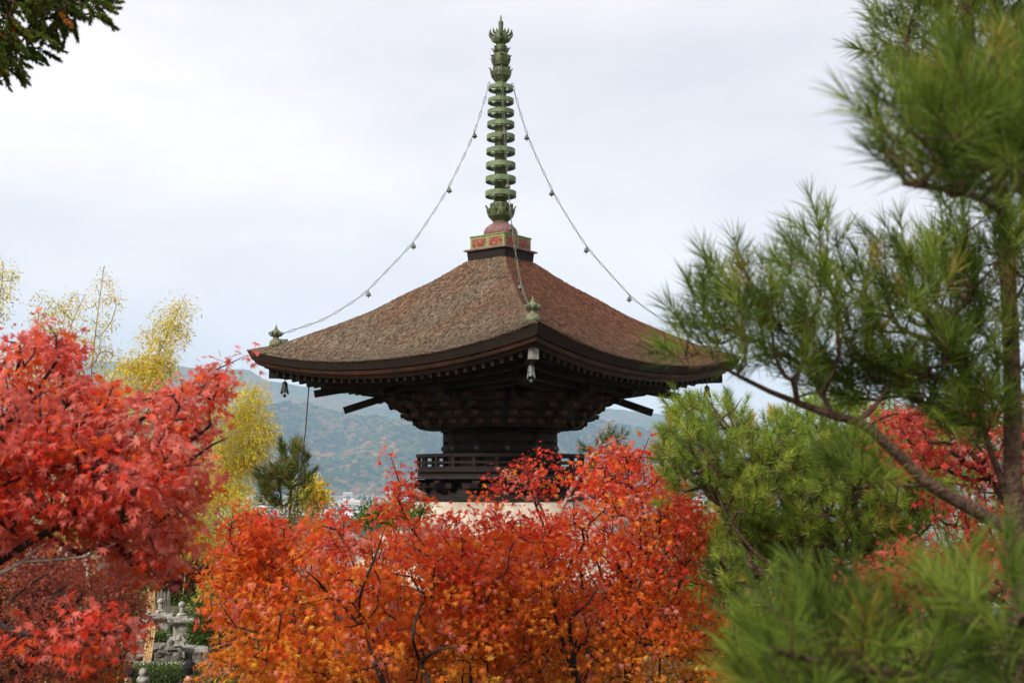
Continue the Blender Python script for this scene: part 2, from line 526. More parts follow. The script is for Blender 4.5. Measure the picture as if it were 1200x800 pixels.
# haze
hz = MB().box((0, 3720, 300), (9600, 7600, 690))
ho = link('haze', hz.mesh('haze', []))
hm = bpy.data.materials.new('pale air')
hm.use_nodes = True
hm.node_tree.nodes.clear()
hv = hm.node_tree.nodes.new('ShaderNodeVolumePrincipled')
hv.inputs['Color'].default_value = (0.54, 0.77, 1.0, 1)
hv.inputs['Density'].default_value = 0.000125
hv.inputs['Anisotropy'].default_value = 0.0
hout = hm.node_tree.nodes.new('ShaderNodeOutputMaterial')
hm.node_tree.links.new(hv.outputs['Volume'], hout.inputs['Volume'])
ho.data.materials.append(hm)
tag(ho, kind='stuff')

# distant town
def house_mesh(w, d, h, rh, wall, roof, name):
    b = MB()
    b.box((0, 0, h / 2), (w, d, h), m=0)
    o = 0.5
    b.add([(-w / 2 - o, -d / 2 - o, h), (w / 2 + o, -d / 2 - o, h), (w / 2 + o, d / 2 + o, h), (-w / 2 - o, d / 2 + o, h), (-w / 2 - o, 0, h + rh), (w / 2 + o, 0, h + rh)],
          [(0, 1, 5, 4), (2, 3, 4, 5), (1, 2, 5), (3, 0, 4), (3, 2, 1, 0)], 1)
    for k in range(3):
        b.box((-w / 3 + k * w / 3, -d / 2 - 0.05, h * 0.35), (w * 0.16, 0.1, h * 0.28), m=2)
    return b.mesh(name, [wall, roof, M['tile']])
def block_mesh(w, d, h, wall, name):
    b = MB()
    b.box((0, 0, h / 2), (w, d, h), m=0)
    b.box((0, 0, h + 0.3), (w * 0.98, d * 0.96, 0.5), m=0)
    for i in range(max(2, int(h / 3))):
        b.box((0, -d / 2 - 0.05, 1.6 + i * 3), (w * 0.9, 0.1, 1.2), m=1)
    return b.mesh(name, [wall, M['tile']])
walls = [mat_plain('town wall white', (0.74, 0.73, 0.71), 0.8), mat_plain('town wall cream', (0.58, 0.53, 0.46), 0.8), mat_plain('town wall grey', (0.42, 0.43, 0.45), 0.8)]
roofs = [M['tile'], mat_plain('blue grey roof', (0.22, 0.26, 0.32), 0.5), mat_plain('pale metal roof', (0.52, 0.54, 0.57), 0.4), mat_plain('brown roof', (0.18, 0.12, 0.09), 0.7)]
r = np.random.default_rng(11)
HM = [house_mesh(r.uniform(8, 14), r.uniform(7, 10), r.uniform(4.5, 6.5), r.uniform(2, 3), walls[k % 3 if k % 2 else 0], roofs[k % 4], 'house') for k in range(10)]
BMH = [block_mesh(r.uniform(16, 30), 12, r.uniform(9, 15), walls[k % 2], 'apartment_block') for k in range(3)]
spots = []
tries = 0
while len(spots) < 175 and tries < 20000:
    tries += 1
    seg = r.choice(3, p=[0.80, 0.06, 0.14])
    px = r.uniform(*[(255, 482), (20, 120), (768, 905)][seg])
    Y = 1 / r.uniform(1 / 3150, 1 / 1250)
    x = (px - 600) / F * Y
    if all((x - a) ** 2 + (Y - b) ** 2 > 24 ** 2 for a, b in spots):
        spots.append((x, Y))
for i, (x, Y) in enumerate(spots):
    big = i % 15 == 7
    o = link('apartment_block' if big else 'town_house', BMH[i % 3] if big else HM[i % 10])
    o.location = (x, Y, gz(x, Y) - 0.2)
    o.rotation_euler = (0, 0, r.uniform(-0.35, 0.35))
    if big:
        tag(o, 'pale flat-roofed block rising among the small houses of the far town', 'building', 'blocks in the distant town')
    else:
        tag(o, 'tiny pale house of the hazy town at the foot of the hills', 'house', 'houses of the distant town')
nt2 = 1500
tp = []
for k in range(nt2):
    Y = 1 / r.uniform(1 / 3250, 1 / 900); px = r.uniform(0, 930)
    tp.append(((px - 600) / F * Y, Y, gz(0, Y) + 2.0))
tcol = np.array([[(0.02, 0.04, 0.014), (0.045, 0.06, 0.02), (0.14, 0.11, 0.03)][r.choice(3, p=[.5, .35, .15])] for _ in range(nt2)])
tag(crown_mass('woods', np.array(tp), r.uniform(3, 6, nt2), tcol, M['forest']), kind='stuff')

# ------------------------------------------------------------------ the pagoda
D = 23.3
PX0 = 586.5
pc = P(PX0, 500, D)
PROT = -PI / 4 + math.atan(0.13)
NEAR = 0                          # corner 0 points at the camera, 3 left, 1 right, 2 away
pagoda = thing('pagoda', 'dark timber two-storey pagoda with brown bark roof and tall green bronze finial', 'pagoda', (pc.x, D, 0), PROT)
def zz(py): return P(PX0, py, D).z
WE = 3.345
HP = [(0.2, 9.32), (0.66, 9.10), (1.3, 8.70), (1.86, 8.44), (2.41, 8.13), (3.12, 7.84), (3.55, 7.69), (4.05, 7.49), (4.73, 7.355)]
def hipz(w): return float(np.interp(w * math.sqrt(2), [p[0] for p in HP], [p[1] for p in HP]))
# smooth the hip curve
_ws = np.linspace(0.1, WE, 60)
_hz = np.array([hipz(w) for w in _ws])
for _ in range(6):
    _hz[1:-1] = (_hz[:-2] + 2 * _hz[1:-1] + _hz[2:]) / 4
SORI = 0.385
def roof_z(w, u, hz_=None, we=WE, sori=SORI):
    h = float(np.interp(w, _ws, _hz)) if hz_ is None else hz_(w)
    return h - sori * (w / we) ** 2.2 * (1 - abs(u) ** 2.2)
def side_pt(k, w, u, z):
    p = Vector((u * w, -w, z))
    return Matrix.Rotation(k * PI / 2, 3, 'Z') @ p

def roof_surface(mb, w0, w1, nw, nu, zf, m=0, flip=False):
    for k in range(4):
        vs = []; fs = []
        for i in range(nw + 1):
            w = w0 + (w1 - w0) * i / nw
            for j in range(nu + 1):
                u = -1 + 2 * j / nu
                vs.append(side_pt(k, w, u, zf(w, u)))
        for i in range(nw):
            for j in range(nu):
                a = i * (nu + 1) + j
                q = (a, a + nu + 1, a + nu + 2, a + 1)
                fs.append(q[::-1] if flip else q)
        mb.add(vs, fs, m)
def strip(mb, wa, za, wb, zb, nu, m):
    """a skirt of four sides between two square rings"""
    for k in range(4):
        vs = []; fs = []
        for j in range(nu + 1):
            u = -1 + 2 * j / nu
            vs.append(side_pt(k, wa, u, za(u))); vs.append(side_pt(k, wb, u, zb(u)))
        for j in range(nu):
            fs.append((2 * j, 2 * j + 1, 2 * j + 3, 2 * j + 2))
        mb.add(vs, fs, m)

def chips(name, zf, w0, w1, n, seed, parent, tone):
    """thousands of split-bark shingles lying along the slope, on four sides"""
    r = np.random.default_rng(seed)
    V = []; C = []
    for k in range(4):
        nk = n if k < 2 else n // 2
        ww = np.sqrt(r.uniform(w0 ** 2, w1 ** 2, nk)); uu = r.uniform(-0.985, 0.985, nk)
        for w, u in zip(ww, uu):
            x = u * w; e = 0.05
            z0 = zf(w, u)
            zd = zf(min(w + e, w1 + e), max(-1, min(1, x / (w + e))))
            zs = zf(w, min(1, max(-1, (x + e) / w)))
            down = Vector((0, -e, zd - z0)).normalized()
            side = Vector((e, 0, zs - z0)).normalized()
            nrm = side.cross(down); nrm = -nrm if nrm.z < 0 else nrm
            an = r.normal(0, 0.24)
            d2 = (down * math.cos(an) + side * math.sin(an)); s2 = d2.cross(nrm)
            ln = r.uniform(0.014, 0.048); wd = r.uniform(0.004, 0.010)
            c = Vector((x, -w, z0)) + nrm * r.uniform(0.002, 0.010)
            lift = r.uniform(0.0, 0.011)
            RM = Matrix.Rotation(k * PI / 2, 3, 'Z')
            for q in (-d2 * ln - s2 * wd, -d2 * ln + s2 * wd, d2 * ln + s2 * wd * 0.7 + nrm * lift, d2 * ln - s2 * wd * 0.7 + nrm * lift):
                V.append(RM @ (c + q))
            g_ = r.uniform()
            nz = mnoise.fractal((x * 1.1, w * 0.8, k * 7.0), 0.9, 2.2, 4) * 0.6 + 0.5 + 0.25 * mnoise.noise((x * 0.6, w * 16.0, k * 3.0))
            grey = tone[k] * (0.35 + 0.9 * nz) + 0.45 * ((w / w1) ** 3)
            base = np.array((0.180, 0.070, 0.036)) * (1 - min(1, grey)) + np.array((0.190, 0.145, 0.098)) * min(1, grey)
            if g_ < 0.32: base = base * 0.27
            elif g_ > 0.82: base = base * 1.75
            C += [base * r.uniform(0.75, 1.25)] * 4
    V = np.array([tuple(v) for v in V]); N = len(V) // 4
    return tri_mesh(name, V, np.arange(4 * N).reshape(N, 4), M['bark_chip'], np.array(C))

# upper roof
mb = MB()
roof_surface(mb, 0.44, WE, 16, 26, lambda w, u: roof_z(w, u), 0)
ED = 0.135
strip(mb, WE, lambda u: roof_z(WE, u), WE - 0.075, lambda u: roof_z(WE, u) - ED - 0.05 * abs(u) ** 3, 26, 1)
strip(mb, WE - 0.075, lambda u: roof_z(WE, u) - ED - 0.05 * abs(u) ** 3, WE - 0.26, lambda u: roof_z(WE, u) - ED + 0.02, 26, 1)
roof = part('roof', mb, [M['bark_base'], M['bark_edge']], pagoda, True)
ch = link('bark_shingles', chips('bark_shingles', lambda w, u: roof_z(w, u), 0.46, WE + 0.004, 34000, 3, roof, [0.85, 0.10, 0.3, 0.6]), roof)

# eave boards below the bark
mb = MB()
zb = lambda u: roof_z(WE, u) - ED - 0.012 - 0.05 * abs(u) ** 3
strip(mb, WE - 0.10, zb, WE - 0.125, lambda u: zb(u) - 0.065, 26, 0)
strip(mb, WE - 0.125, lambda u: zb(u) - 0.065, WE - 0.30, lambda u: zb(u) - 0.06, 26, 0)
strip(mb, WE - 0.22, lambda u: zb(u) - 0.06, WE - 0.235, lambda u: zb(u) - 0.135, 26, 0)
strip(mb, WE - 0.235, lambda u: zb(u) - 0.135, WE - 0.40, lambda u: zb(u) - 0.13, 26, 0)
part('eave_board', mb, M['wood_edge'], pagoda)
ZM = roof_z(WE, 0) - ED - 0.012
def soffit(w, u):
    return ZM - 0.10 + 0.13 * (WE - 0.25 - w) + SORI * (w / WE) ** 3 * abs(u) ** 2.4
mb = MB()
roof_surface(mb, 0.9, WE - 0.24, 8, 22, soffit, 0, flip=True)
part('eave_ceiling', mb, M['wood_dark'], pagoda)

# rafters: two tiers
def rafter_me(k, s, w_in, w_out, drop, wd, hh):
    b = MB()
    wi = max(w_in, abs(s) + 0.02)
    if wi > w_out - 0.08: return None
    a = side_pt(k, wi, s / wi, soffit(wi, s / wi) - drop)
    c = side_pt(k, w_out, s / w_out, soffit(w_out, s / w_out) - drop)
    b.beam(a, c, wd, hh)
    return b
rest = MB()
for k in range(4):
    for i in range(-16, 17):
        s = i * 0.187
        b = rafter_me(k, s, 2.2, WE - 0.27, 0.055, 0.07, 0.085)
        if b:
            if k < 2 and abs(i) <= 16: part('rafter', b, M['wood_dark'], pagoda)
            else: rest.add(b.v, b.f)
        if abs(s) < 2.45:
            b = rafter_me(k, s, 1.5, 2.58, 0.15, 0.075, 0.10)
            if b:
                rest.add(b.v, b.f)
mb = MB()
for w_, dz, h_ in ((2.56, 0.13, 0.09), (1.95, 0.30, 0.16), (2.22, 0.245, 0.10)):
    for k in range(4):
        n = 10
        for j in range(n):
            u0, u1 = -1 + 2 * j / n, -1 + 2 * (j + 1) / n
            mb.beam(side_pt(k, w_, u0, soffit(w_, u0) - dz), side_pt(k, w_, u1, soffit(w_, u1) - dz), 0.11, h_)
part('eave_purlin', mb, M['wood_dark'], pagoda)
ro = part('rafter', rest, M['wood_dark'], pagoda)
tag(ro, kind='stuff')

def diag(k, rho, z):
    a = -PI / 4 + k * PI / 2      # local angle of corner k (between side k and side k+1)
    return Vector((rho * math.cos(a), rho * math.sin(a), z))
for k in range(4):
    b = MB()
    b.beam(diag(k, 1.6, soffit(1.3, 0) - 0.18), diag(k, 4.28, soffit(3.03, 1) - 0.085), 0.15, 0.19, up=Vector((0, 0, 1)))
    hr = part('hip_rafter', b, M['wood_dark'], pagoda)
    b = MB()
    p1 = diag(k, 4.28, soffit(3.03, 1) - 0.085)
    dd = diag(k, 1, 0).normalized()
    b.beam(p1 - dd * 0.10, p1 + dd * 0.03, 0.158, 0.20)
    part('end_cap', b, M['endwhite'] if k == NEAR else M['wood_dark'], hr)
    for (ra, za, rb, zb_) in ((3.48, zz(463.5), 1.9, zz(463.5) + 0.30), (2.93, zz(483) + 0.01, 1.5, zz(483) + 0.48)):
        b = MB()
        b.beam(diag(k, rb, zb_), diag(k, (ra + rb) / 2 + 0.1, (za + zb_) / 2 - 0.03), 0.12, 0.13)
        b.beam(diag(k, (ra + rb) / 2 + 0.1, (za + zb_) / 2 - 0.03), diag(k, ra, za), 0.12, 0.13)
        part('tail_rafter', b, M['wood_dark'], pagoda)

# bracket clusters, one per bay line, stepping outwards
zT = [zz(504), zz(494), zz(485.5), zz(476), zz(467)]
reach = [1.63, 1.86, 1.98, 2.2, 2.45]
def arm_prof(r0, r1, z0, z1):
    h = z1 - z0
    return [(r0, z1), (r0, z0), (r1 - 0.16, z0), (r1 - 0.07, z0 + h * 0.22), (r1 - 0.015, z0 + h * 0.55), (r1, z1)]
for j in range(12):
    ang = j * PI / 6 - PI / 4
    RM = Matrix.Rotation(ang, 3, 'Z')
    is_diag = j % 3 == 0
    b = MB()
    for t in range(4):
        z0, z1 = zT[t], zT[t + 1] - 0.012
        rr = reach[t]
        b.prism([RM @ Vector((x, 0, z)) for x, z in arm_prof(0.7, rr, z0, z1)], RM @ Vector((0, -0.06, 0)), RM @ Vector((0, 0.06, 0)))
        # crosswise arm with three bearing blocks near the end
        hw = 0.32 - 0.02 * t
        rc = rr - 0.16
        b.prism([RM @ Vector((rc, y, z)) for y, z in ((-hw, z1), (-hw, z0 + (z1 - z0) * .5), (-hw * .6, z0 + 0.01), (hw * .6, z0 + 0.01), (hw, z0 + (z1 - z0) * .5), (hw, z1))],
                RM @ Vector((-0.05, 0, 0)), RM @ Vector((0.05, 0, 0)))
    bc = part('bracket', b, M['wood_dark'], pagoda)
    for t in range(4):
        z1 = zT[t + 1]
        rc = reach[t] - 0.16
        for y in (-0.26, 0, 0.26):
            b = MB()
            b.box(RM @ Vector((rc + (0.11 if y == 0 else 0.0), y, z1 - 0.045)), (0.13, 0.13, 0.075), RM, taper=1.2)
            part('bearing_block', b, M['wood_glint'], bc)
    if not is_diag:
        b = MB()
        ro_, ri = (2.75, 1.5)
        for q, (ra, za) in enumerate(((2.62, zz(466)), (2.36, zz(474)))):
            b.beam(RM @ Vector((1.3, 0, za + 0.5)), RM @ Vector((ra, 0, za)), 0.11, 0.12)
        part('tail_rafter', b, M['wood_dark'], pagoda)
mb = MB()
mb.lathe([(0.9, zT[0] + 0.05), (1.30, zT[0] + 0.06), (1.50, zT[1] + 0.06), (1.62, zT[2] + 0.06), (1.85, zT[3] + 0.06), (2.1, zT[4] + 0.08), (2.15, zT[4] + 0.35), (0.9, zT[4] + 0.4)], 36)
for t, rr in ((0, 1.50), (1, 1.66), (2, 1.78), (3, 2.0)):
    mb.lathe([(rr - 0.5, zT[t] + 0.008), (rr - 0.06, zT[t] + 0.01), (rr - 0.02, zT[t] + 0.05), (rr, zT[t + 1] - 0.01), (rr - 0.5, zT[t + 1] - 0.01)], 36, cap=False)
part('bracket_core', mb, M['wood_dark'], pagoda)

# round upper body
mb = MB()
mb.lathe([(1.0, zz(558)), (1.0, zT[0] + 0.2)], 36)
part('drum', mb, M['wood_dark'], pagoda)
for (ya, yb_, rr) in ((530, 522.5, 1.085), (518, 509.5, 1.07), (507, 503.5, 1.12)):
    mb = MB(); mb.lathe([(0.96, zz(ya)), (rr, zz(ya)), (rr + 0.01, zz((ya + yb_) / 2)), (rr, zz(yb_)), (0.96, zz(yb_))], 36, cap=False)
    part('tie_beam', mb, M['wood_dark'], pagoda)
for j in range(12):
    an = j * PI / 6 + PI / 12
    mb = MB(); mb.lathe([(0.085, zz(556)), (0.085, zT[0] + 0.02)], 10, (1.0 * math.cos(an), 1.0 * math.sin(an), 0))
    po = part('post', mb, M['wood_dark'], pagoda, True)
    mb = MB(); mb.lathe([(0.042, 0), (0.042, 0.012), (0.015, 0.03), (0.004, 0.032)], 10)
    mb.xf(Matrix.Translation((1.09 * math.cos(an), 1.09 * math.sin(an), zz(526))) @ Matrix.Rotation(an, 4, 'Z') @ Matrix.Rotation(PI / 2, 4, 'Y'))
    part('nail_cover', mb, M['bellgrey'], po, True)

# railing and balcony
rail = bpy.data.objects.new('balcony_railing', None); COL.objects.link(rail); rail.parent = pagoda
RR = 1.54
def ring(mb, r0, r1, z0, z1, n=48, m=0):
    vs = []; fs = []
    for k in range(n):
        an = 2 * PI * k / n
        for r_, z in ((r0, z0), (r1, z0), (r1, z1), (r0, z1)):
            vs.append((r_ * math.cos(an), r_ * math.sin(an), z))
    for k in range(n):
        a = 4 * k; c = 4 * ((k + 1) % n)
        for q in range(4):
            q2 = (q + 1) % 4
            fs.append((a + q, c + q, c + q2, a + q2))
    mb.add(vs, fs, m)
for (ya, yb_, wd) in ((536, 532.5, 0.045), (543.5, 541, 0.03), (549.5, 547, 0.04)):
    mb = MB(); ring(mb, RR - wd, RR + wd, zz(ya), zz(yb_)); part('rail', mb, M['wood_dark'], rail)
for j in range(24):
    an = j * PI / 12 + 0.1
    mb = MB(); mb.box((RR * math.cos(an), RR * math.sin(an), (zz(552) + zz(535)) / 2), (0.06, 0.06, zz(535) - zz(552)), Matrix.Rotation(an, 3, 'Z'))
    part('rail_post', mb, M['wood_dark'], rail)
mb = MB()
ring(mb, 0.9, 1.60, zz(553), zz(549.5)); ring(mb, 0.9, 1.55, zz(558.5), zz(553.3)); ring(mb, 0.9, 1.62, zz(561), zz(558.8))
part('balcony', mb, M['wood_dark'], pagoda)
mb = MB()
mb.lathe([(1.40, zz(580)), (1.36, zz(570)), (1.42, zz(560.5))], 36)
part('waist', mb, M['wood_dark'], pagoda)
for j in range(12):
    an = j * PI / 6 + PI / 12 + 0.13
    RM = Matrix.Rotation(an, 3, 'Z')
    mb = MB()
    mb.prism([RM @ Vector((1.2 if i < 2 else 1.0, 0, 0)) * 0 + RM @ Vector((x, 0, z)) for i, (x, z) in enumerate([(1.2, zz(561.5)), (1.2, zz(578)), (1.47, zz(577)), (1.53, zz(573)), (1.68, zz(571)), (1.72, zz(567)), (1.60, zz(565)), (1.56, zz(561.5))])],
             RM @ Vector((0, -0.07, 0)), RM @ Vector((0, 0.07, 0)))
    mb.box(RM @ Vector((1.45, 0.2, zz(568))), (0.1, 0.16, 0.10), RM); mb.box(RM @ Vector((1.45, -0.2, zz(568))), (0.1, 0.16, 0.10), RM)
    part('bracket', mb, M['wood_dark'], pagoda)
mb = MB(); ring(mb, 1.2, 1.65, zz(585), zz(579)); part('sill_ring', mb, M['wood_dark'], pagoda)

# white plaster mound
mb = MB()
mb.lathe([(1.2, zz(583.5)), (1.60, zz(585.5)), (1.66, zz(588)), (1.78, zz(594)), (2.03, zz(608)), (2.35, 3.85), (2.75, 3.35), (2.9, 3.1)], 56)
part('plaster_mound', mb, M['plaster'], pagoda, True)

# lower roof and lower storey (behind the maples)
def lz(w): return float(np.interp(w, [1.3, 2.0, 2.7, 3.45], [3.5, 3.36, 3.08, 2.80]))
WL = 3.45
lf = lambda w, u: roof_z(w, u, lz, WL, 0.30)
mb = MB()
roof_surface(mb, 1.6, WL, 8, 20, lf, 0)
strip(mb, WL, lambda u: lf(WL, u), WL - 0.08, lambda u: lf(WL, u) - 0.16, 20, 1)
strip(mb, WL - 0.08, lambda u: lf(WL, u) - 0.16, 1.7, lambda u: 2.72, 20, 1)
lr = part('lower_roof', mb, [M['bark_base'], M['bark_edge']], pagoda, True)
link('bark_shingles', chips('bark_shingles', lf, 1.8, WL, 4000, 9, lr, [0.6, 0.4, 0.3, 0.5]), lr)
mb = MB(); mb.box((0, 0, 1.65), (3.5, 3.5, 2.1)); part('lower_wall', mb, M['plaster'], pagoda)
for k in range(4):
    RM = Matrix.Rotation(k * PI / 2, 3, 'Z')
    for x in (-1.75, -0.6, 0.6):
        mb = MB(); mb.lathe([(0.10, 0.55), (0.10, 2.75)], 12, RM @ Vector((x, -1.76, 0))); part('post', mb, M['wood_dark'], pagoda, True)
    mb = MB()
    for z_, h_ in ((0.72, 0.16), (1.1, 0.1), (2.2, 0.14), (2.6, 0.2)):
        mb.box(RM @ Vector((0, -1.79, z_)), (3.6, 0.12, h_), RM)
    part('tie_beam', mb, M['wood_dark'], pagoda)
    for x in (-0.28, 0.28):
        mb = MB()
        mb.box(RM @ Vector((x, -1.78, 1.65)), (0.54, 0.06, 1.0), RM)
        for q in range(3):
            mb.box(RM @ Vector((x, -1.82, 1.3 + q * 0.35)), (0.5, 0.03, 0.05), RM)
        part('door', mb, M['wood_edge'], pagoda)
mb = MB(); mb.box((0, 0, 0.25), (4.6, 4.6, 0.5)); mb.box((0, 0, 0.52), (4.2, 4.2, 0.12))
part('platform', mb, M['stone'], pagoda, bevel=0.02)

# finial
sor = bpy.data.objects.new('finial', None); COL.objects.link(sor); sor.parent = pagoda
mb = MB()
WD = 0.505
mb.box((0, 0, (zz(296.5) + zz(309)) / 2 - 0.02), (2 * WD * 0.86, 2 * WD * 0.86, zz(296.5) - zz(309) + 0.10), taper=1.06)
part('roof_box', mb, M['wood_dark'], pagoda)
mb = MB(); mb.box((0, 0, zz(296.5) + 0.02), (2 * WD, 2 * WD, 0.03)); part('brim', mb, M['redbronze'], sor)
z0, z1 = zz(296.5) + 0.036, zz(279.6)
WB = 0.412
mb = MB(); mb.box((0, 0, (z0 + z1) / 2), (2 * WB, 2 * WB, z1 - z0)); mb.box((0, 0, z1 + 0.008), (2 * WB + 0.03, 2 * WB + 0.03, 0.022))
part('dew_basin', mb, M['box_green'], sor)
for k in range(4):
    RM = Matrix.Rotation(k * PI / 2, 3, 'Z')
    for x in (-0.2, 0.2):
        mb = MB()
        mb.box(RM @ Vector((x, -WB - 0.004, (z0 + z1) / 2)), (0.31, 0.008, (z1 - z0) * 0.62), RM)
        for q in range(4):
            mb.lathe([(0.036, -0.006), (0.03, 0.006), (0.005, 0.012)], 8)
            n_ = 24
            vs = mb.v[-n_:]; 
            Mx = Matrix.Translation(RM @ Vector((x - 0.11 + q * 0.073, -WB - 0.006, (z0 + z1) / 2 + 0.02 * ((q % 2) * 2 - 1)))) @ (RM.to_4x4()) @ Matrix.Rotation(PI / 2, 4, 'X')
            mb.v[-n_:] = [tuple(Mx @ Vector(p)) for p in vs]
        part('relief_panel', mb, M['box_red'], sor)
mb = MB()
zd = z1 + 0.02
prof = [(0.325, 0), (0.33, 0.06)] + [(0.33 * math.cos(a), 0.06 + 0.235 * math.sin(a)) for a in np.linspace(0.15, 1.25, 8)]
mb.lathe(prof, 32, (0, 0, zd)); part('inverted_bowl', mb, M['redbronze'], sor, True)

def petals(mb, n, r0, z0, r1, z1, width, bulge=0.02, tipout=0.03, phase=0.0, thick=0.012, m=0):
    """upright petals round an axis: each a curved tapering blade with thickness"""
    for k in range(n):
        an = 2 * PI * k / n + phase
        RM = Matrix.Rotation(an, 3, 'Z')
        ns = 6
        vs = []; fs = []
        for i in range(ns + 1):
            t = i / ns
            rr = r0 + (r1 - r0) * t + bulge * math.sin(t * PI) + tipout * max(0, t - 0.7) / 0.3
            z = z0 + (z1 - z0) * t - (0.02 * max(0, t - 0.8) / 0.2)
            wv = width * (1 - 0.25 * t) * (math.cos(max(0, t - 0.55) / 0.45 * PI / 2) * 0.92 + 0.08)
            for y, dr in ((-wv, -0.006), (0, 0.012), (wv, -0.006)):
                vs.append(RM @ Vector((rr + dr, y, z)))
            for y, dr in ((wv, -0.006), (0, 0.012), (-wv, -0.006)):
                vs.append(RM @ Vector((rr + dr - thick, y, z)))
        for i in range(ns):
            for q in range(6):
                q2 = (q + 1) % 6
                fs.append((i * 6 + q, i * 6 + q2, (i + 1) * 6 + q2, (i + 1) * 6 + q))
        fs.append((0, 5, 4, 3, 2, 1)); fs.append(tuple(ns * 6 + q for q in range(6)))
        mb.add(vs, fs, m)
mb = MB()
zf = zz(261)
mb.lathe([(0.14, zf - 0.05), (0.15, zf + 0.02), (0.24, zz(254)), (0.20, zz(250)), (0.16, zz(238))], 24)
petals(mb, 8, 0.22, zz(255), 0.25, zz(240), 0.075, 0.03, 0.05)
petals(mb, 8, 0.16, zz(254), 0.19, zz(238), 0.07, 0.02, 0.02, PI / 8)
part('petal_cup', mb, M['patina'], sor)
mb = MB(); mb.lathe([(0.122, zz(258)), (0.118, zz(160)), (0.10, zz(95)), (0.09, zz(85))], 20)
for py in (240, 231, 214, 197, 181, 165, 149, 135, 122, 108):
    mb.lathe([(0.112, zz(py) - 0.02), (0.132, zz(py) - 0.015), (0.132, zz(py) + 0.015), (0.112, zz(py) + 0.02)], 18, cap=False)
part('shaft', mb, M['patina'], sor, True)
ry = [104, 119, 132.5, 146.5, 161.5, 178, 194.5, 211, 228]
for i, py in enumerate(ry):
    ro_ = 0.245 + (0.30 - 0.245) * i / 8
    hh = (4.6 + 1.6 * i / 8) / 62
    mb = MB()
    n = 40
    za, zb2 = zz(py) - hh / 2, zz(py) + hh / 2
    ring(mb, ro_ - 0.022, ro_, za, zb2, n)
    for q in range(8):
        an = q * PI / 4
        mb.beam((0.09 * math.cos(an), 0.09 * math.sin(an), (za + zb2) / 2 + 0.01), ((ro_ - 0.01) * math.cos(an), (ro_ - 0.01) * math.sin(an), (za + zb2) / 2 + 0.01), 0.018, 0.02)
    part('finial_ring', mb, M['patina_light'], sor)
mb = MB()
mb.lathe([(0.10, zz(97)), (0.14, zz(94)), (0.19, zz(90)), (0.17, zz(86)), (0.13, zz(80))], 24)
petals(mb, 8, 0.165, zz(91.5), 0.19, zz(79), 0.062, 0.02, 0.05)
part('petal_cup', mb, M['patina'], sor)
mb = MB()
mb.lathe([(0.10, zz(80)), (0.15, zz(77.5)), (0.175, zz(74)), (0.175, zz(66)), (0.15, zz(64.5)), (0.12, zz(63))], 24)
petals(mb, 6, 0.17, zz(74), 0.185, zz(66), 0.06, 0.015, 0.06, 0.2)
part('petal_cup', mb, M['patina'], sor)
mb = MB()
mb.lathe([(0.08, zz(64.5)), (0.12, zz(62.5)), (0.135, zz(60)), (0.13, zz(55.5)), (0.10, zz(53.5)), (0.06, zz(52))], 24)
petals(mb, 6, 0.13, zz(61.5), 0.15, zz(56), 0.055, 0.015, 0.06, 0.5)
part('petal_cup', mb, M['patina'], sor)
mb = MB()
zs = zz(45.5)
mb.lathe([(0.145 * math.cos(a) + 0.001, zs + 0.145 * math.sin(a)) for a in np.linspace(-1.45, 1.2, 14)] + [(0.05, zs + 0.15), (0.045, zz(34)), (0.05, zz(28)), (0.045, zz(25.5)), (0.02, zz(24.5)), (0.012, zz(18.5))], 24)
part('jewel', mb, M['patina'], sor, True)
# flame blades: crescent blades fanned in two crossing planes
for pl in range(2):
    CA = Matrix.Rotation(PI / 4 - math.atan(0.13) + pl * PI / 2, 3, 'Z')
    for a_, ln in ((-0.62, 0.16), (-0.10, 0.155), (0.40, 0.145), (0.85, 0.125), (1.2, 0.10)):
        for sg in (-1, 1):
            mb = MB()
            pts = []
            for t in np.linspace(0, 1, 7):
                bx, bz = 0.13 * math.cos(a_), 0.13 * math.sin(a_)
                out = 0.095 * math.sin(min(1.0, t * 1.25) * PI / 2) * max(0.25, math.cos(a_))
                pts.append((bx + out, bz + ln * (t ** 1.5) * 1.0))
            mb.tube([CA @ Vector((sg * x, 0, zs + z)) for x, z in pts], [0.020, 0.025, 0.027, 0.025, 0.020, 0.013, 0.003], 6)
            part('flame', mb, M['patina'], sor, True)

# roof corner ornaments, eave bells, chains
ZO = [(0.22, zz(97)), (0.48, zz(155) + 0.0), (1.06, zz(229)), (1.68, zz(288)), (2.6, zz(349)), (3.32, zz(378)), (4.12, 0)]
for k in range(4):
    zr = roof_z(4.2 / math.sqrt(2), 1)
    c = diag(k, 4.2, zr)
    od = bpy.data.objects.new('corner_ornament', None); COL.objects.link(od); od.parent = pagoda
    od.location = c
    od.rotation_euler = (0, 0, -PI / 4 + k * PI / 2)
    mb = MB()
    mb.lathe([(0.115, -0.05), (0.12, 0.02), (0.10, 0.05), (0.06, 0.10), (0.05, 0.13), (0.075, 0.15)], 16)
    petals(mb, 4, 0.10, 0.0, 0.075, 0.10, 0.06, 0.02, 0.0, PI / 4)
    mb.box((-0.14, 0, 0.05), (0.16, 0.06, 0.10))
    part('base', mb, M['ornament'], od, True)
    mb = MB()
    mb.lathe([(0.03, 0.14), (0.075, 0.16), (0.09, 0.20), (0.075, 0.25), (0.035, 0.28), (0.012, 0.34), (0.003, 0.38)], 16)
    petals(mb, 8, 0.085, 0.15, 0.10, 0.26, 0.022, 0.035, -0.03)
    part('jewel', mb, M['ornament'], od, True)
wtree = pagoda.matrix_basis if False else (Matrix.Translation((pc.x, D, 0)) @ Matrix.Rotation(PROT, 4, 'Z'))
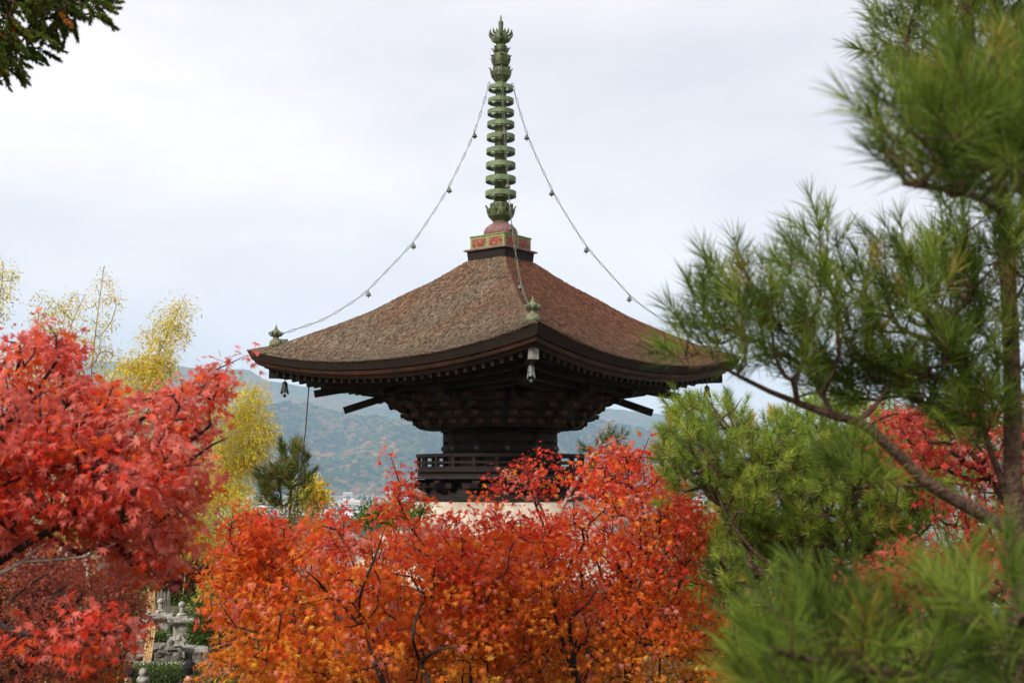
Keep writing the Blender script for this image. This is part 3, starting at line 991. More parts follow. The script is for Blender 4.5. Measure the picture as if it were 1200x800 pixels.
CL = {3: 'bronze chain with small bells sagging down the front of the roof to its near corner',
      0: 'bronze chain with bells sagging from the finial towards the pine at right',
      2: 'bronze chain with bells sagging from the finial to the left roof corner',
      1: 'thin bronze chain running down behind the finial to the hidden far corner'}
BL = {3: 'grey bronze bell hanging under the near white beam end of the eaves',
      2: 'dark bronze wind bell hanging under the left roof corner',
      0: 'bronze wind bell under the right roof corner among pine needles',
      1: 'bronze wind bell under the far roof corner'}
# corner k at local angle -45+90k; world: k=3 near?  decided by direction below
def world_dir(k): return (wtree.to_3x3() @ diag(k, 1, 0))
names = {}
for k in range(4):
    d = world_dir(k)
    names[k] = 'near' if d.y < -0.7 else 'far' if d.y > 0.7 else 'left' if d.x < 0 else 'right'
KEY = {'near': 3, 'right': 0, 'left': 2, 'far': 1}
for k in range(4):
    key = KEY[names[k]]
    ze = roof_z(4.12 / math.sqrt(2), 1) + 0.17
    zo = ZO[:-1] + [(4.12, ze)]
    rh = np.linspace(0.22, 4.12, 80)
    zc = np.interp(rh, [p[0] for p in zo], [p[1] for p in zo])
    for _ in range(14):
        zc[1:-1] = (zc[:-2] + 2 * zc[1:-1] + zc[2:]) / 4
    if names[k] == 'far': pass
    pw = [wtree @ diag(k, a, b) for a, b in zip(rh, zc)]
    base = pw[0].copy()
    ct = thing('chain', CL[key], 'chain', base, 0, 'chains from the finial to the roof corners')
    seg = [0]
    for a, b in zip(pw[:-1], pw[1:]): seg.append(seg[-1] + (b - a).length)
    total = seg[-1]
    def at_len(s):
        return Vector([np.interp(s, seg, [p[i] for p in pw]) for i in range(3)])
    ll = 0.15
    n = int(total / ll)
    mb = MB()
    for i in range(n):
        a = at_len(i * total / n); b_ = at_len((i + 1) * total / n)
        d = (b_ - a).normalized()
        s1 = d.cross(Vector((0, 0, 1))).normalized(); s2 = s1.cross(d)
        s_ = (s1 if i % 2 else s2) * 0.016
        pts = [a - d * 0.008, a + d * 0.02 + s_, b_ - d * 0.02 + s_, b_ + d * 0.008, b_ - d * 0.02 - s_, a + d * 0.02 - s_, a - d * 0.008]
        mb.tube([p - base for p in pts], 0.0055, 4)
    part('links', mb, M['chain'], ct)
    for fr in ((0.155, 0.335, 0.53, 0.72) if names[k] != 'near' else (0.17, 0.36, 0.52, 0.78)):
        p = at_len(fr * total) - base
        mb = MB()
        mb.tube([p, p - Vector((0, 0, 0.05))], 0.006, 5)
        mb.lathe([(0.012, -0.04), (0.03, -0.055), (0.042, -0.09), (0.055, -0.12), (0.05, -0.122), (0.03, -0.06)], 10, p, cap=False)
        mb.tube([p - Vector((0, 0, 0.08)), p - Vector((0, 0, 0.155))], [0.006, 0.015], 5)
        part('bell', mb, M['chain'], ct, True)
    # eave bell
    hp = wtree @ diag(k, 4.02, soffit(2.85, 1) - 0.17)
    wb = thing('wind_bell', BL[key], 'bell', hp, 0, 'wind bells under the roof corners')
    wb.scale = (0.8, 0.8, 0.85)
    mb = MB()
    mb.tube([(0, 0, 0.03), (0, 0, -0.06)], 0.012, 6)
    mb.lathe([(0.02, -0.055), (0.05, -0.07), (0.066, -0.10), (0.07, -0.2), (0.085, -0.27), (0.09, -0.285), (0.078, -0.285), (0.062, -0.2), (0.05, -0.09)], 18, cap=False)
    for q in range(4):
        an = q * PI / 2 + PI / 4
        mb.tube([(0.074 * math.cos(an), 0.074 * math.sin(an), -0.19), (0.095 * math.cos(an), 0.095 * math.sin(an), -0.30), (0.108 * math.cos(an), 0.108 * math.sin(an), -0.335)], [0.012, 0.02, 0.006], 5)
    mt = M['bellgrey'] if names[k] == 'near' else M['iron']
    part('bell_body', mb, mt, wb, True)
    mb = MB(); mb.tube([(0, 0, -0.12), (0, 0, -0.33)], 0.008, 5); mb.lathe([(0.01, -0.32), (0.035, -0.34), (0.045, -0.365), (0.015, -0.40)], 10)
    part('clapper', mb, mt, wb, True)
# light painted end only on the near hip rafter
for o in pagoda.children:
    if o.name.startswith('hip_rafter'):
        pass

# lightning cable hanging from the left eaves
c0 = P(362, 453, 23.6); c1 = P(345, 600, 23.3); c2 = Vector((c1.x - 0.15, c1.y, 0.1))
mb = MB()
cb = thing('cable', 'thin black cable dropping from the left eaves past the small pine', 'cable', c0)
mb.tube([Vector((0, 0, 0)), P(358, 505, 23.5) - c0, P(353, 545, 23.4) - c0, c1 - c0, c2 - c0], 0.012, 6)
part('wire', mb, M['iron'], cb, True)
mb = MB(); mb.beam((-0.03, 0, 0.0), P(380, 449, 23.6) - c0, 0.04, 0.04); part('bracket', mb, M['iron'], cb)

# ------------------------------------------------------------------ vegetation tools
def poly_sample(poly, n, rng):
    poly = np.array(poly, float)
    lo, hi = poly.min(0), poly.max(0)
    out = []; ed = []
    x2 = np.roll(poly, -1, 0)
    while len(out) < n:
        q = rng.uniform(lo, hi, (4 * n, 2))
        ins = np.zeros(len(q), bool)
        for a, b in zip(poly, x2):
            c = ((a[1] > q[:, 1]) != (b[1] > q[:, 1]))
            xi = (b[0] - a[0]) * (q[:, 1] - a[1]) / (b[1] - a[1] + 1e-9) + a[0]
            ins ^= c & (q[:, 0] < xi)
        q = q[ins]
        d = np.full(len(q), 1e9)
        for a, b in zip(poly, x2):
            ab = b - a
            t = np.clip(((q - a) @ ab) / (ab @ ab + 1e-9), 0, 1)
            d = np.minimum(d, np.linalg.norm(q - (a + t[:, None] * ab), axis=1))
        out += list(q); ed += list(d)
    return np.array(out[:n]), np.array(ed[:n])

def crown_points(poly, Y, thick, n, rng, soft=70.0, skew=0.0):
    """points through a lens-shaped crown: thin at its outline, thick in its middle"""
    q, d = poly_sample(poly, n, rng)
    k = np.sqrt(np.clip(d / soft, 0.02, 1))
    Yv = Y + rng.uniform(-1, 1, n) * thick * k + skew * (q[:, 1] - 600) / 100
    return PA(q[:, 0], q[:, 1], Yv)

def curve(pts, step=0.12):
    """Catmull-Rom through the points"""
    pts = [Vector(p) for p in pts]
    e = [pts[0] * 2 - pts[1]] + pts + [pts[-1] * 2 - pts[-2]]
    out = []
    for i in range(1, len(e) - 2):
        p0, p1, p2, p3 = e[i - 1:i + 3]
        n = max(1, int((p2 - p1).length / step))
        for k in range(n):
            t = k / n
            out.append(0.5 * ((2 * p1) + (p2 - p0) * t + (2 * p0 - 5 * p1 + 4 * p2 - p3) * t * t + (3 * p1 - p0 - 3 * p2 + p3) * t ** 3))
    out.append(pts[-1])
    return out

class Tree:
    def __init__(s):
        s.p = []; s.par = []; s.fixed = []; s.at = []
    def limb(s, pts, r0, r1, step=0.12, attach=True):
        c = curve(pts, step)
        par = -1
        if attach and s.p:
            A = np.array(s.p); par = int(np.argmin(((A - np.array(c[0])) ** 2).sum(1)))
        for i, q in enumerate(c):
            s.p.append(tuple(q)); s.par.append(par)
            s.fixed.append(r0 + (r1 - r0) * i / max(1, len(c) - 1)); s.at.append(False)
            par = len(s.p) - 1
        return s
    def grow(s, pts, bf=0.35, jit=0.1, rng=None, seg=0.35):
        """joins every point to the tree by its cheapest branch (distance plus a share of the way back to the root)"""
        pts = np.asarray(pts, float)
        A = np.array(s.p); n0 = len(A)
        plen = np.zeros(n0)
        for i in range(n0):
            if s.par[i] >= 0: plen[i] = plen[s.par[i]] + np.linalg.norm(A[i] - A[s.par[i]])
        dist = np.linalg.norm(pts[:, None] - A[None], axis=2)
        cost = dist + bf * plen[None]
        best = cost.argmin(1); bc = cost[np.arange(len(pts)), best]
        left = np.ones(len(pts), bool)
        allp = [tuple(a) for a in A]; pl = list(plen)
        s.leafnode = []
        for _ in range(len(pts)):
            i = int(np.where(left, bc, 1e18).argmin())
            left[i] = False
            pa = best[i]; q = pts[i]; a = np.array(s.p[pa])
            d = np.linalg.norm(q - a)
            par = int(pa)
            m = int(d / seg)
            for k in range(m):
                t = (k + 1) / (m + 1)
                w = a + (q - a) * t + rng.normal(0, jit * d * 0.35, 3) * math.sin(t * PI) + np.array((0, 0, jit * d * 0.5 * math.sin(t * PI)))
                s.p.append(tuple(w)); s.par.append(par); s.fixed.append(0); s.at.append(False)
                par = len(s.p) - 1
            s.p.append(tuple(q)); s.par.append(par); s.fixed.append(0); s.at.append(True)
            ni = len(s.p) - 1
            nl = pl[pa] + d if pa < len(pl) else d
            while len(pl) < ni: pl.append(nl)
            pl.append(nl)
            c = np.linalg.norm(pts - q, axis=1) + bf * nl
            up = left & (c < bc)
            bc[up] = c[up]; best[up] = ni
        return s
    def radii(s, tip=0.003, ex=0.45, cap=1.0):
        n = len(s.p); cnt = np.zeros(n)
        for i in range(n - 1, -1, -1):
            if s.at[i] or cnt[i] == 0: cnt[i] += 1
            if s.par[i] >= 0: cnt[s.par[i]] += cnt[i]
        r = np.minimum(cap, tip * cnt ** ex)
        f = np.array(s.fixed)
        return np.where(f > 0, f, r)
    def wood(s, mb, tip=0.003, ex=0.45, cap=1.0, nthin=3, nthick=8, minr=0.0):
        r = s.radii(tip, ex, cap)
        n = len(s.p)
        kids = [[] for _ in range(n)]
        for i, p in enumerate(s.par):
            if p >= 0: kids[p].append(i)
        roots = [i for i, p in enumerate(s.par) if p < 0]
        stack = [(i, None) for i in roots]
        while stack:
            i, frm = stack.pop()
            ch = [] if frm is None else [frm]
            rr = [] if frm is None else [min(r[frm], r[i] * 1.15)]
            cur = i
            while True:
                ch.append(cur); rr.append(r[cur])
                if not kids[cur]: break
                k = max(kids[cur], key=lambda j: r[j])
                for j in kids[cur]:
                    if j != k: stack.append((j, cur))
                cur = k
            if len(ch) > 1 and max(rr) > minr:
                rr[-1] *= 0.5
                mb.tube([s.p[c] for c in ch], rr, nthick if max(rr) > 0.012 else nthin, cap=False)
        return mb
    def dirs(s):
        """(position, direction of growth) of every grown point"""
        P_ = np.array(s.p); out_p = []; out_d = []
        for i, a in enumerate(s.at):
            if a:
                d = P_[i] - P_[s.par[i]]
                out_p.append(P_[i]); out_d.append(d / (np.linalg.norm(d) + 1e-9))
        return np.array(out_p), np.array(out_d)

def unit(a): return a / (np.linalg.norm(a, axis=-1, keepdims=True) + 1e-9)

def star_leaf(lobes=5):
    if lobes == 7:
        L_ = [(0, 1.0), (42, 0.92), (84, 0.74), (128, 0.42)]
    else:
        L_ = [(0, 1.0), (50, 0.88), (105, 0.58)]
    rim = []
    right = []
    for i, (a, l) in enumerate(L_):
        right.append((a, l))
        if i < len(L_) - 1:
            right.append(((a + L_[i + 1][0]) / 2, 0.30 if lobes == 7 else 0.34))
    right.append((158, 0.16))
    rim = [(-a, l) for a, l in reversed(right[1:])] + right
    V = [(0, 0, 0)]
    for a, l in rim:
        an = R_(a)
        V.append((l * math.sin(an), l * math.cos(an), -0.20 * l * l + (0.05 if l < 0.4 else 0)))
    n = len(rim)
    T = [(0, i + 1, i) for i in range(1, n)] + [(0, 1, n)]
    V = np.array(V); V[:, 1] += 0.15
    return V, np.array(T)
LEAF7, LEAF7T = star_leaf(7)
LEAF5, LEAF5T = star_leaf(5)
LANCE = np.array([(0, 0, 0), (0.11, 0.4, 0.03), (0, 1.0, -0.06), (-0.11, 0.4, 0.03)]); LANCET = np.array([(0, 1, 2), (0, 2, 3)])
OVAL = np.array([(0, 0, 0), (0.30, 0.45, 0.04), (0, 1.0, -0.05), (-0.30, 0.45, 0.04)]); OVALT = LANCET

def place_leaves(pos, head, nrm, size, tv, tt, cols):
    """head: direction of the leaf tip; nrm: leaf normal"""
    y = unit(head); x = unit(np.cross(y, nrm)); z = np.cross(x, y)
    Rm = np.stack([x, y, z], -1)
    V = pos[:, None, :] + np.einsum('nij,kj->nki', Rm, tv) * size[:, None, None]
    n, k = len(pos), len(tv)
    T = tt[None] + (np.arange(n) * k)[:, None, None]
    C = np.repeat(cols, k, axis=0)
    return V.reshape(-1, 3), T.reshape(-1, 3), C

def sprays(centers, n_per, radius, rng, flat=0.3, tilt=0.35, droop=0.5, outward=None):
    """flat layered sprays of leaves round each centre"""
    n = len(centers)
    up = unit(np.array([0, 0, 1.0]) + rng.normal(0, tilt, (n, 3)))
    a = unit(np.cross(up, np.array([1, 0.3, 0]))); b = np.cross(up, a)
    th = rng.uniform(0, 2 * PI, (n, n_per)); rr = radius * np.sqrt(rng.uniform(0, 1, (n, n_per)))
    off = (a[:, None] * np.cos(th)[..., None] + b[:, None] * np.sin(th)[..., None]) * rr[..., None] + up[:, None] * (rng.normal(0, flat * radius, (n, n_per)))[..., None]
    pos = (centers[:, None] + off).reshape(-1, 3)
    pos[:, 2] -= 0.25 * (rr.reshape(-1) ** 2) / max(radius, 1e-3)
    hd = unit(off.reshape(-1, 3) / (radius + 1e-6) + rng.normal(0, 0.6, (n * n_per, 3)) + np.array([0, 0, -droop]))
    nr = unit(np.repeat(up, n_per, 0) + rng.normal(0, 0.55, (n * n_per, 3)))
    idx = np.repeat(np.arange(n), n_per)
    return pos, hd, nr, idx

def pick(palette, n, rng, w=None):
    pal = np.array(palette)
    return pal[rng.choice(len(pal), n, p=w)]

def noise_at(P_, s, seed):
    return np.array([mnoise.noise((p[0] * s + seed, p[1] * s, p[2] * s)) for p in P_])

def finish(name, label, cat, base, tree_obj, bark, V, T, C, leafmat, group=None, tip=0.003, ex=0.45, cap=1.0, minr=0.0, wname='trunk', cname='crown'):
    t = thing(name, label, cat, base, 0, group)
    b = np.array(base)
    mb = MB(); tree_obj.wood(mb, tip, ex, cap, minr=minr)
    mb.shift(-Vector(base))
    part(wname, mb, bark, t, True)
    link(cname, tri_mesh(cname, V - b, T, leafmat, C), t)
    return t

RED = (0.74, 0.068, 0.032); DEEP = (0.50, 0.040, 0.030); CRIM = (0.78, 0.175, 0.135); ORR = (0.82, 0.145, 0.026)
ORA = (0.84, 0.26, 0.030); GOLD = (0.88, 0.47, 0.060); PINK = (0.82, 0.27, 0.21); BROWN = (0.20, 0.045, 0.018); YEL = (0.72, 0.45, 0.05)

def maple(name, label, base, limbs, polys, seed, leaf, npl, rad, colour_fn, bark, lobes=5, tip=0.0035, grp='red and orange maples', bf=0.3, droop=0.5, ex=0.46, step=0.12, cap=1.0, gap=2.2, rag=0.05, thr=-0.24):
    rng = np.random.default_rng(seed)
    t = Tree()
    for pts, r0, r1 in limbs:
        t.limb(pts, r0, r1, step)
    pts = np.concatenate([crown_points(pl, Y, th, n, rng, soft) for pl, Y, th, n, soft in polys])
    gn = noise_at(pts, gap, seed * 1.7)
    pts = pts[gn > thr + rng.normal(0, 0.08, len(pts))]
    pts += rng.normal(0, 1, pts.shape) * rag
    t.grow(pts, bf, 0.12, rng)
    pos, hd, nr, ix = sprays(pts, npl, rad, rng, droop=droop)
    cl = colour_fn(pts, rng)[ix] * rng.uniform(0.72, 1.28, (len(pos), 1))
    cl2 = colour_fn(pts, rng)[ix]
    sw = rng.uniform(0, 1, len(pos)) < 0.35
    cl[sw] = cl2[sw]
    sz = leaf * np.clip(rng.normal(0.92, 0.24, len(pos)), 0.4, 1.4)
    tv, tt = (LEAF7, LEAF7T) if lobes == 7 else (LEAF5, LEAF5T)
    V, T, C = place_leaves(pos, hd, nr, sz, tv, tt, np.clip(cl, 0.004, 0.88))
    # every leaf curls and folds by its own amount
    k = len(tv); n = len(pos)
    fold = np.repeat(rng.uniform(-0.15, 0.75, n), k); curl = np.repeat(rng.uniform(-0.1, 0.55, n), k)
    tx = np.tile(np.abs(tv[:, 0]), n); ty = np.tile(np.clip(tv[:, 1], 0, 2), n)
    nz = np.repeat(unit(np.cross(unit(np.cross(hd, nr)), hd)), k, 0)
    V = V + nz * ((fold * tx * 0.7 - curl * ty * ty * 0.5) * np.repeat(sz, k))[:, None]
    return finish(name, label, 'tree', base, t, bark, V, T, C, M['leaf'], grp, tip, ex, cap)

def base_at(px, Y):
    x = (px - 600) / F * Y
    return Vector((x, Y, gz(x, Y) - 0.05))

# ---- the orange maple in front of the pagoda
def col_orange(pts, rng):
    z = pts[:, 2]
    h = np.clip((z - 3.5) / 1.3, 0, 1) + 0.30 * noise_at(pts, 1.6, 3) + rng.normal(0, 0.16, len(pts))
    out = np.empty((len(pts), 3))
    for i, v in enumerate(h):
        out[i] = (GOLD if v < 0.08 else ORA if v < 0.44 else ORR if v < 0.84 else RED if v < 1.12 else DEEP)
        if rng.uniform() < 0.13: out[i] = PINK  # pink sprays imitate sky highlights on the leaves
        if rng.uniform() < 0.10: out[i] = ORA
    return out
bA = base_at(480, 9.2)
poly_A = [(248, 700), (256, 668), (276, 648), (288, 616), (300, 596), (312, 614), (328, 650), (346, 640), (366, 612), (386, 600), (404, 602), (416, 618), (428, 612), (448, 592), (468, 572), (480, 590), (492, 616), (508, 628), (524, 612), (540, 604), (556, 622), (590, 700), (590, 900), (300, 900), (280, 806), (264, 778), (272, 745), (252, 722)]
limbA = [
    ([bA, P(478, 960, 9.2), P(470, 880, 9.2), P(455, 815, 8.5)], 0.075, 0.055),
    ([P(455, 815, 8.5), P(441, 780, 8.25), P(428, 742, 8.7), P(408, 715, 8.7), P(380, 690, 8.7), P(350, 672, 8.7)], 0.022, 0.005),
    ([P(428, 742, 8.7), P(421, 722, 8.7), P(424, 690, 8.25), P(440, 650, 8.25), P(452, 615, 9.0)], 0.013, 0.004),
    ([P(470, 880, 9.2), P(505, 820, 8.25), P(492, 775, 8.7), P(484, 742, 8.1), P(498, 700, 8.7), P(525, 672, 8.25)], 0.022, 0.005),
    ([P(492, 775, 8.7), P(515, 760, 8.1), P(540, 757, 8.1)], 0.018, 0.008),
    ([P(478, 960, 9.2), P(548, 850, 9.0), P(551, 775, 8.7), P(562, 755, 8.7), P(570, 742, 8.7)], 0.022, 0.006),
    ([P(455, 815, 8.5), P(400, 790, 9.4), P(345, 770, 9.6), P(300, 745, 9.6)], 0.022, 0.006),
    ([P(380, 690, 8.7), P(372, 680, 8.1), P(358, 668, 8.1)], 0.014, 0.006),
]
maple('maple_tree', 'orange-red maple with bright orange lower leaves in front of the plaster mound of the pagoda', bA, limbA,
      [(poly_A, 9.1, 0.85, 2500, 60), ([(510, 632), (530, 618), (556, 626), (578, 612), (604, 602), (622, 618), (655, 612), (660, 760), (540, 790), (515, 700)], 9.3, 0.5, 420, 40), ([(455, 560), (466, 540), (474, 556), (480, 585), (455, 592)], 9.0, 0.1, 12, 30), ([(282, 596), (290, 572), (306, 596), (330, 630), (280, 640)], 9.0, 0.3, 26, 30)],
      21, 0.038, 17, 0.115, col_orange, M['bark_tree'], 7, cap=0.007, gap=2.6, rag=0.075, thr=-0.16)

# ---- the second maple, finer leaved, to its right
def col_redor(pts, rng):
    z = pts[:, 2]
    h = np.clip((z - 3.3) / 1.7, 0, 1) + 0.36 * noise_at(pts, 1.3, 9) + rng.normal(0, 0.18, len(pts))
    out = np.empty((len(pts), 3))
    for i, v in enumerate(h):
        out[i] = (GOLD if v < 0.02 else ORA if v < 0.38 else ORR if v < 0.80 else RED if v < 1.12 else DEEP)
        if rng.uniform() < 0.20: out[i] = ORA
        if rng.uniform() < 0.12: out[i] = PINK  # pink again painted in for sky sheen on some sprays
    return out
bB = base_at(690, 10.4)
poly_B = [(556, 622), (580, 616), (612, 612), (642, 608), (662, 580), (678, 552), (696, 538), (724, 522), (750, 518), (776, 532), (790, 556), (804, 578), (826, 604), (842, 616), (842, 626), (812, 646), (822, 684), (840, 735), (868, 790), (880, 900), (540, 900), (545, 720)]
limbB = [
    ([bB, P(692, 1000, 10.4), P(688, 900, 10.3), P(676, 800, 9.5)], 0.06, 0.03),
    ([P(676, 800, 9.5), P(668, 725, 9.25), P(690, 705, 9.2), P(700, 690, 9.15)], 0.022, 0.008),
    ([P(676, 800, 9.5), P(650, 720, 9.2), P(646, 690, 9.15), P(660, 662, 9.15)], 0.022, 0.006),
    ([P(688, 900, 10.3), P(740, 780, 10.4), P(730, 690, 10.5), P(728, 620, 10.5), P(735, 560, 10.4)], 0.025, 0.006),
    ([P(740, 780, 10.4), P(790, 700, 10.6), P(810, 640, 10.5)], 0.025, 0.007),
]
maple('maple_tree', 'fine-leaved red maple with dark red top covering the right side of the pagoda balcony', bB, limbB,
      [(poly_B, 10.3, 1.0, 2900, 60), ([(556, 552), (570, 540), (600, 536), (632, 540), (662, 548), (650, 580), (600, 574), (566, 566)], 10.0, 0.25, 30, 20),
       ([(562, 556), (592, 552), (600, 566), (592, 600), (575, 606)], 9.9, 0.15, 9, 20)],
      22, 0.034, 16, 0.105, col_redor, M['bark_tree'], 5, cap=0.011)

# bare pale limbs rising at the right of the pagoda
t = Tree()
bT = base_at(640, 11.2)
t.limb([bT, P(640, 1000, 11.2), P(648, 800, 11.2), P(650, 640, 11.0), P(664, 585, 10.9), P(690, 540, 10.9), P(704, 518, 10.9)], 0.05, 0.014, 0.1)
t.limb([P(690, 540, 10.9), P(706, 522, 10.9), P(730, 512, 11.0)], 0.012, 0.008, 0.08)
t.limb([P(650, 640, 11.0), P(632, 590, 10.7), P(608, 562, 10.5), P(590, 556, 10.4)], 0.014, 0.006, 0.08)
t.limb([P(664, 585, 10.9), P(700, 572, 10.8), P(726, 560, 10.7)], 0.012, 0.006, 0.08)
rng = np.random.default_rng(5)
t.grow(crown_points([(690, 520), (700, 496), (724, 492), (722, 520), (704, 535)], 10.9, 0.2, 22, rng, 20), 0.2, 0.1, rng)
t.grow(crown_points([(585, 552), (612, 548), (640, 585), (612, 590)], 10.5, 0.2, 14, rng, 20), 0.2, 0.1, rng)
tb = thing('bare_tree', 'pale leafless limbs reaching up to the right through the dark red maple by the balcony', 'tree', bT)
mb = MB(); t.wood(mb, 0.003, 0.42, 0.05); mb.shift(-bT); part('trunk', mb, M['bark_pale'], tb, True)

# ---- the near red maple at left
def col_crim(pts, rng):
    h = 0.5 + 0.5 * noise_at(pts, 1.4, 5) + rng.normal(0, 0.2, len(pts))
    out = np.empty((len(pts), 3))
    for i, v in enumerate(h):
        out[i] = (DEEP if v < 0.05 else RED if v < 0.30 else CRIM if v < 0.62 else PINK if v < 0.88 else ORR)
        if rng.uniform() < 0.12: out[i] = ORR
    return out
YC = 5.6
bC = base_at(-190, YC)
poly_C = [(-220, 440), (-60, 398), (0, 398), (40, 388), (68, 394), (90, 410), (98, 430), (112, 458), (176, 474), (200, 460), (216, 448), (240, 442), (262, 422), (268, 430), (250, 452), (234, 496), (244, 540), (242, 566), (220, 596), (212, 628), (208, 648), (192, 664), (168, 662), (140, 652), (120, 640), (60, 630), (0, 640), (-220, 690)]
poly_C2 = [(20, 748), (70, 732), (106, 724), (118, 708), (130, 706), (134, 728), (154, 744), (140, 750), (90, 756), (30, 756)]
limbC = [
    ([bC, P(-190, 1100, YC), P(-170, 900, YC), P(-110, 760, YC), P(-50, 695, 5.5), P(0, 657, 5.4)], 0.06, 0.019),
    ([P(0, 657, 5.4), P(40, 632, 5.3), P(70, 615, 5.3), P(98, 590, 5.3), P(124, 580, 5.3), P(166, 560, 5.3)], 0.018, 0.008),
    ([P(166, 560, 5.3), P(200, 550, 5.4), P(228, 535, 5.4), P(250, 520, 5.4), P(268, 512, 5.4)], 0.011, 0.005),
    ([P(-50, 695, 5.5), P(0, 640, 5.4), P(12, 620, 5.4), P(38, 602, 5.4), P(60, 598, 5.4)], 0.015, 0.007),
    ([P(-170, 900, YC), P(-150, 700, 5.7), P(-80, 560, 5.8), P(0, 505, 5.8), P(30, 488, 5.8), P(58, 465, 5.9)], 0.05, 0.008),
    ([P(-80, 560, 5.8), P(-20, 450, 5.9), P(10, 420, 5.9), P(45, 400, 6.0)], 0.02, 0.007),
    ([P(98, 590, 5.3), P(120, 540, 5.5), P(150, 500, 5.7), P(200, 470, 5.8), P(250, 430, 5.8)], 0.014, 0.006),
    ([P(-50, 695, 5.5), P(20, 740, 5.0), P(90, 745, 4.9), P(150, 738, 4.9)], 0.014, 0.006),
]
maple('maple_tree', 'crimson maple with large soft leaves and bare dark limbs filling the left edge', bC, limbC,
      [(poly_C, YC, 0.7, 1650, 60), (poly_C2, 4.9, 0.15, 22, 25), ([(250, 432), (268, 404), (284, 416), (262, 452)], 5.7, 0.1, 12, 20)],
      23, 0.034, 15, 0.092, col_crim, M['bark_tree'], 7, gap=3.2, rag=0.03, cap=0.010)
t = Tree()
q0 = P(-60, 720, 5.3)
bD = base_at(-150, 5.3)
t.limb([bD, P(-120, 900, 5.3), q0, P(0, 672, 5.2), P(26, 658, 5.2), P(60, 656, 5.2), P(100, 652, 5.2), P(136, 636, 5.2)], 0.03, 0.006, 0.08)
t.limb([P(26, 658, 5.2), P(40, 645, 5.2), P(56, 635, 5.2)], 0.008, 0.003, 0.06)
t.limb([P(66, 655, 5.2), P(76, 645, 5.2), P(84, 640, 5.2)], 0.006, 0.003, 0.06)
tb = thing('bare_branch', 'pale grey leafless branch reaching in low among the crimson leaves at left', 'branch', bD)
mb = MB(); t.wood(mb, 0.003, 0.42, 0.05); mb.shift(-bD); part('trunk', mb, M['bark_pale'], tb, True)

# ---- brownish fine maples low at left
def col_brown(pts, rng):
    h = 0.5 + 0.6 * noise_at(pts, 0.9, 15) + rng.normal(0, 0.18, len(pts))
    out = np.empty((len(pts), 3))
    for i, v in enumerate(h):
        out[i] = ((0.18, 0.036, 0.024) if v < 0.2 else (0.30, 0.068, 0.042) if v < 0.5 else (0.40, 0.10, 0.065) if v < 0.75 else (0.42, 0.12, 0.02) if v < 0.95 else ORR)
    return out
bE = base_at(30, 14.0)
poly_E = [(-80, 630), (0, 622), (60, 640), (120, 660), (165, 668), (176, 700), (170, 726), (172, 744), (150, 760), (136, 782), (128, 830), (-80, 850)]
maple('maple_tree', 'dense brownish red maple with very fine leaves low at the lower left', bE,
      [([bE, P(32, 900, 14), P(20, 800, 13.9), P(-5, 745, 13.7), P(-20, 700, 13.6)], 0.10, 0.03),
       ([P(20, 800, 13.9), P(60, 760, 13.6), P(110, 720, 13.5), P(140, 690, 13.5)], 0.05, 0.012),
       ([P(15, 700, 13.2), P(40, 680, 13.1), P(62, 668, 13.1)], 0.025, 0.01),
       ([P(24, 716, 13.2), P(60, 700, 13.0), P(74, 694, 13.0)], 0.02, 0.008)],
      [(poly_E, 14.0, 1.5, 1500, 60)], 24, 0.036, 24, 0.16, col_brown, M['bark_tree'], 5, tip=0.004, step=0.25)
def col_maroon(pts, rng):
    return pick([(0.16, 0.022, 0.02), (0.22, 0.03, 0.022), (0.11, 0.02, 0.015)], len(pts), rng)
bF = base_at(205, 33.0)
maple('maple_tree', 'dark maroon maple standing behind the stone monuments', bF,
      [([bF, P(206, 720, 33), P(205, 670, 33)], 0.12, 0.06)],
      [([(150, 668), (165, 640), (190, 628), (232, 632), (250, 660), (245, 700), (222, 716), (190, 690), (160, 690)], 33, 1.2, 260, 30)],
      25, 0.09, 22, 0.42, col_maroon, M['bark_tree'], 5, tip=0.006, step=0.4)

# ---- red maple behind the pine at right
def col_rightred(pts, rng):
    return pick([(0.56, 0.06, 0.04), (0.58, 0.10, 0.08), (0.66, 0.18, 0.14), (0.36, 0.035, 0.03), (0.48, 0.08, 0.06)], len(pts), rng, [.28, .30, .16, .14, .12])
bG = base_at(1210, 8.0)
poly_G = [[(1030, 484), (1060, 470), (1100, 462), (1150, 470), (1215, 470), (1250, 560), (1190, 572), (1130, 548), (1080, 545), (1050, 556), (1024, 556)],
          [(1080, 590), (1120, 574), (1200, 580), (1240, 640), (1180, 625), (1110, 612)],
          [(992, 664), (1030, 648), (1080, 634), (1140, 622), (1200, 632), (1240, 700), (1150, 700), (1090, 708), (1040, 700), (1010, 688)]]
maple('maple_tree', 'pinkish red maple glimpsed between the pine trunk and the pine behind it', bG,
      [([bG, P(1212, 900, 8), P(1216, 740, 8), P(1200, 640, 8), P(1160, 560, 8), P(1120, 510, 8)], 0.07, 0.015),
       ([P(1216, 740, 8), P(1150, 690, 8), P(1080, 670, 8), P(1030, 665, 8)], 0.03, 0.008)],
      [(poly_G[0], 8.0, 0.5, 190, 40), (poly_G[1], 8.0, 0.3, 40, 25), (poly_G[2], 8.0, 0.5, 170, 30)],
      26, 0.034, 16, 0.11, col_rightred, M['bark_tree'], 5)

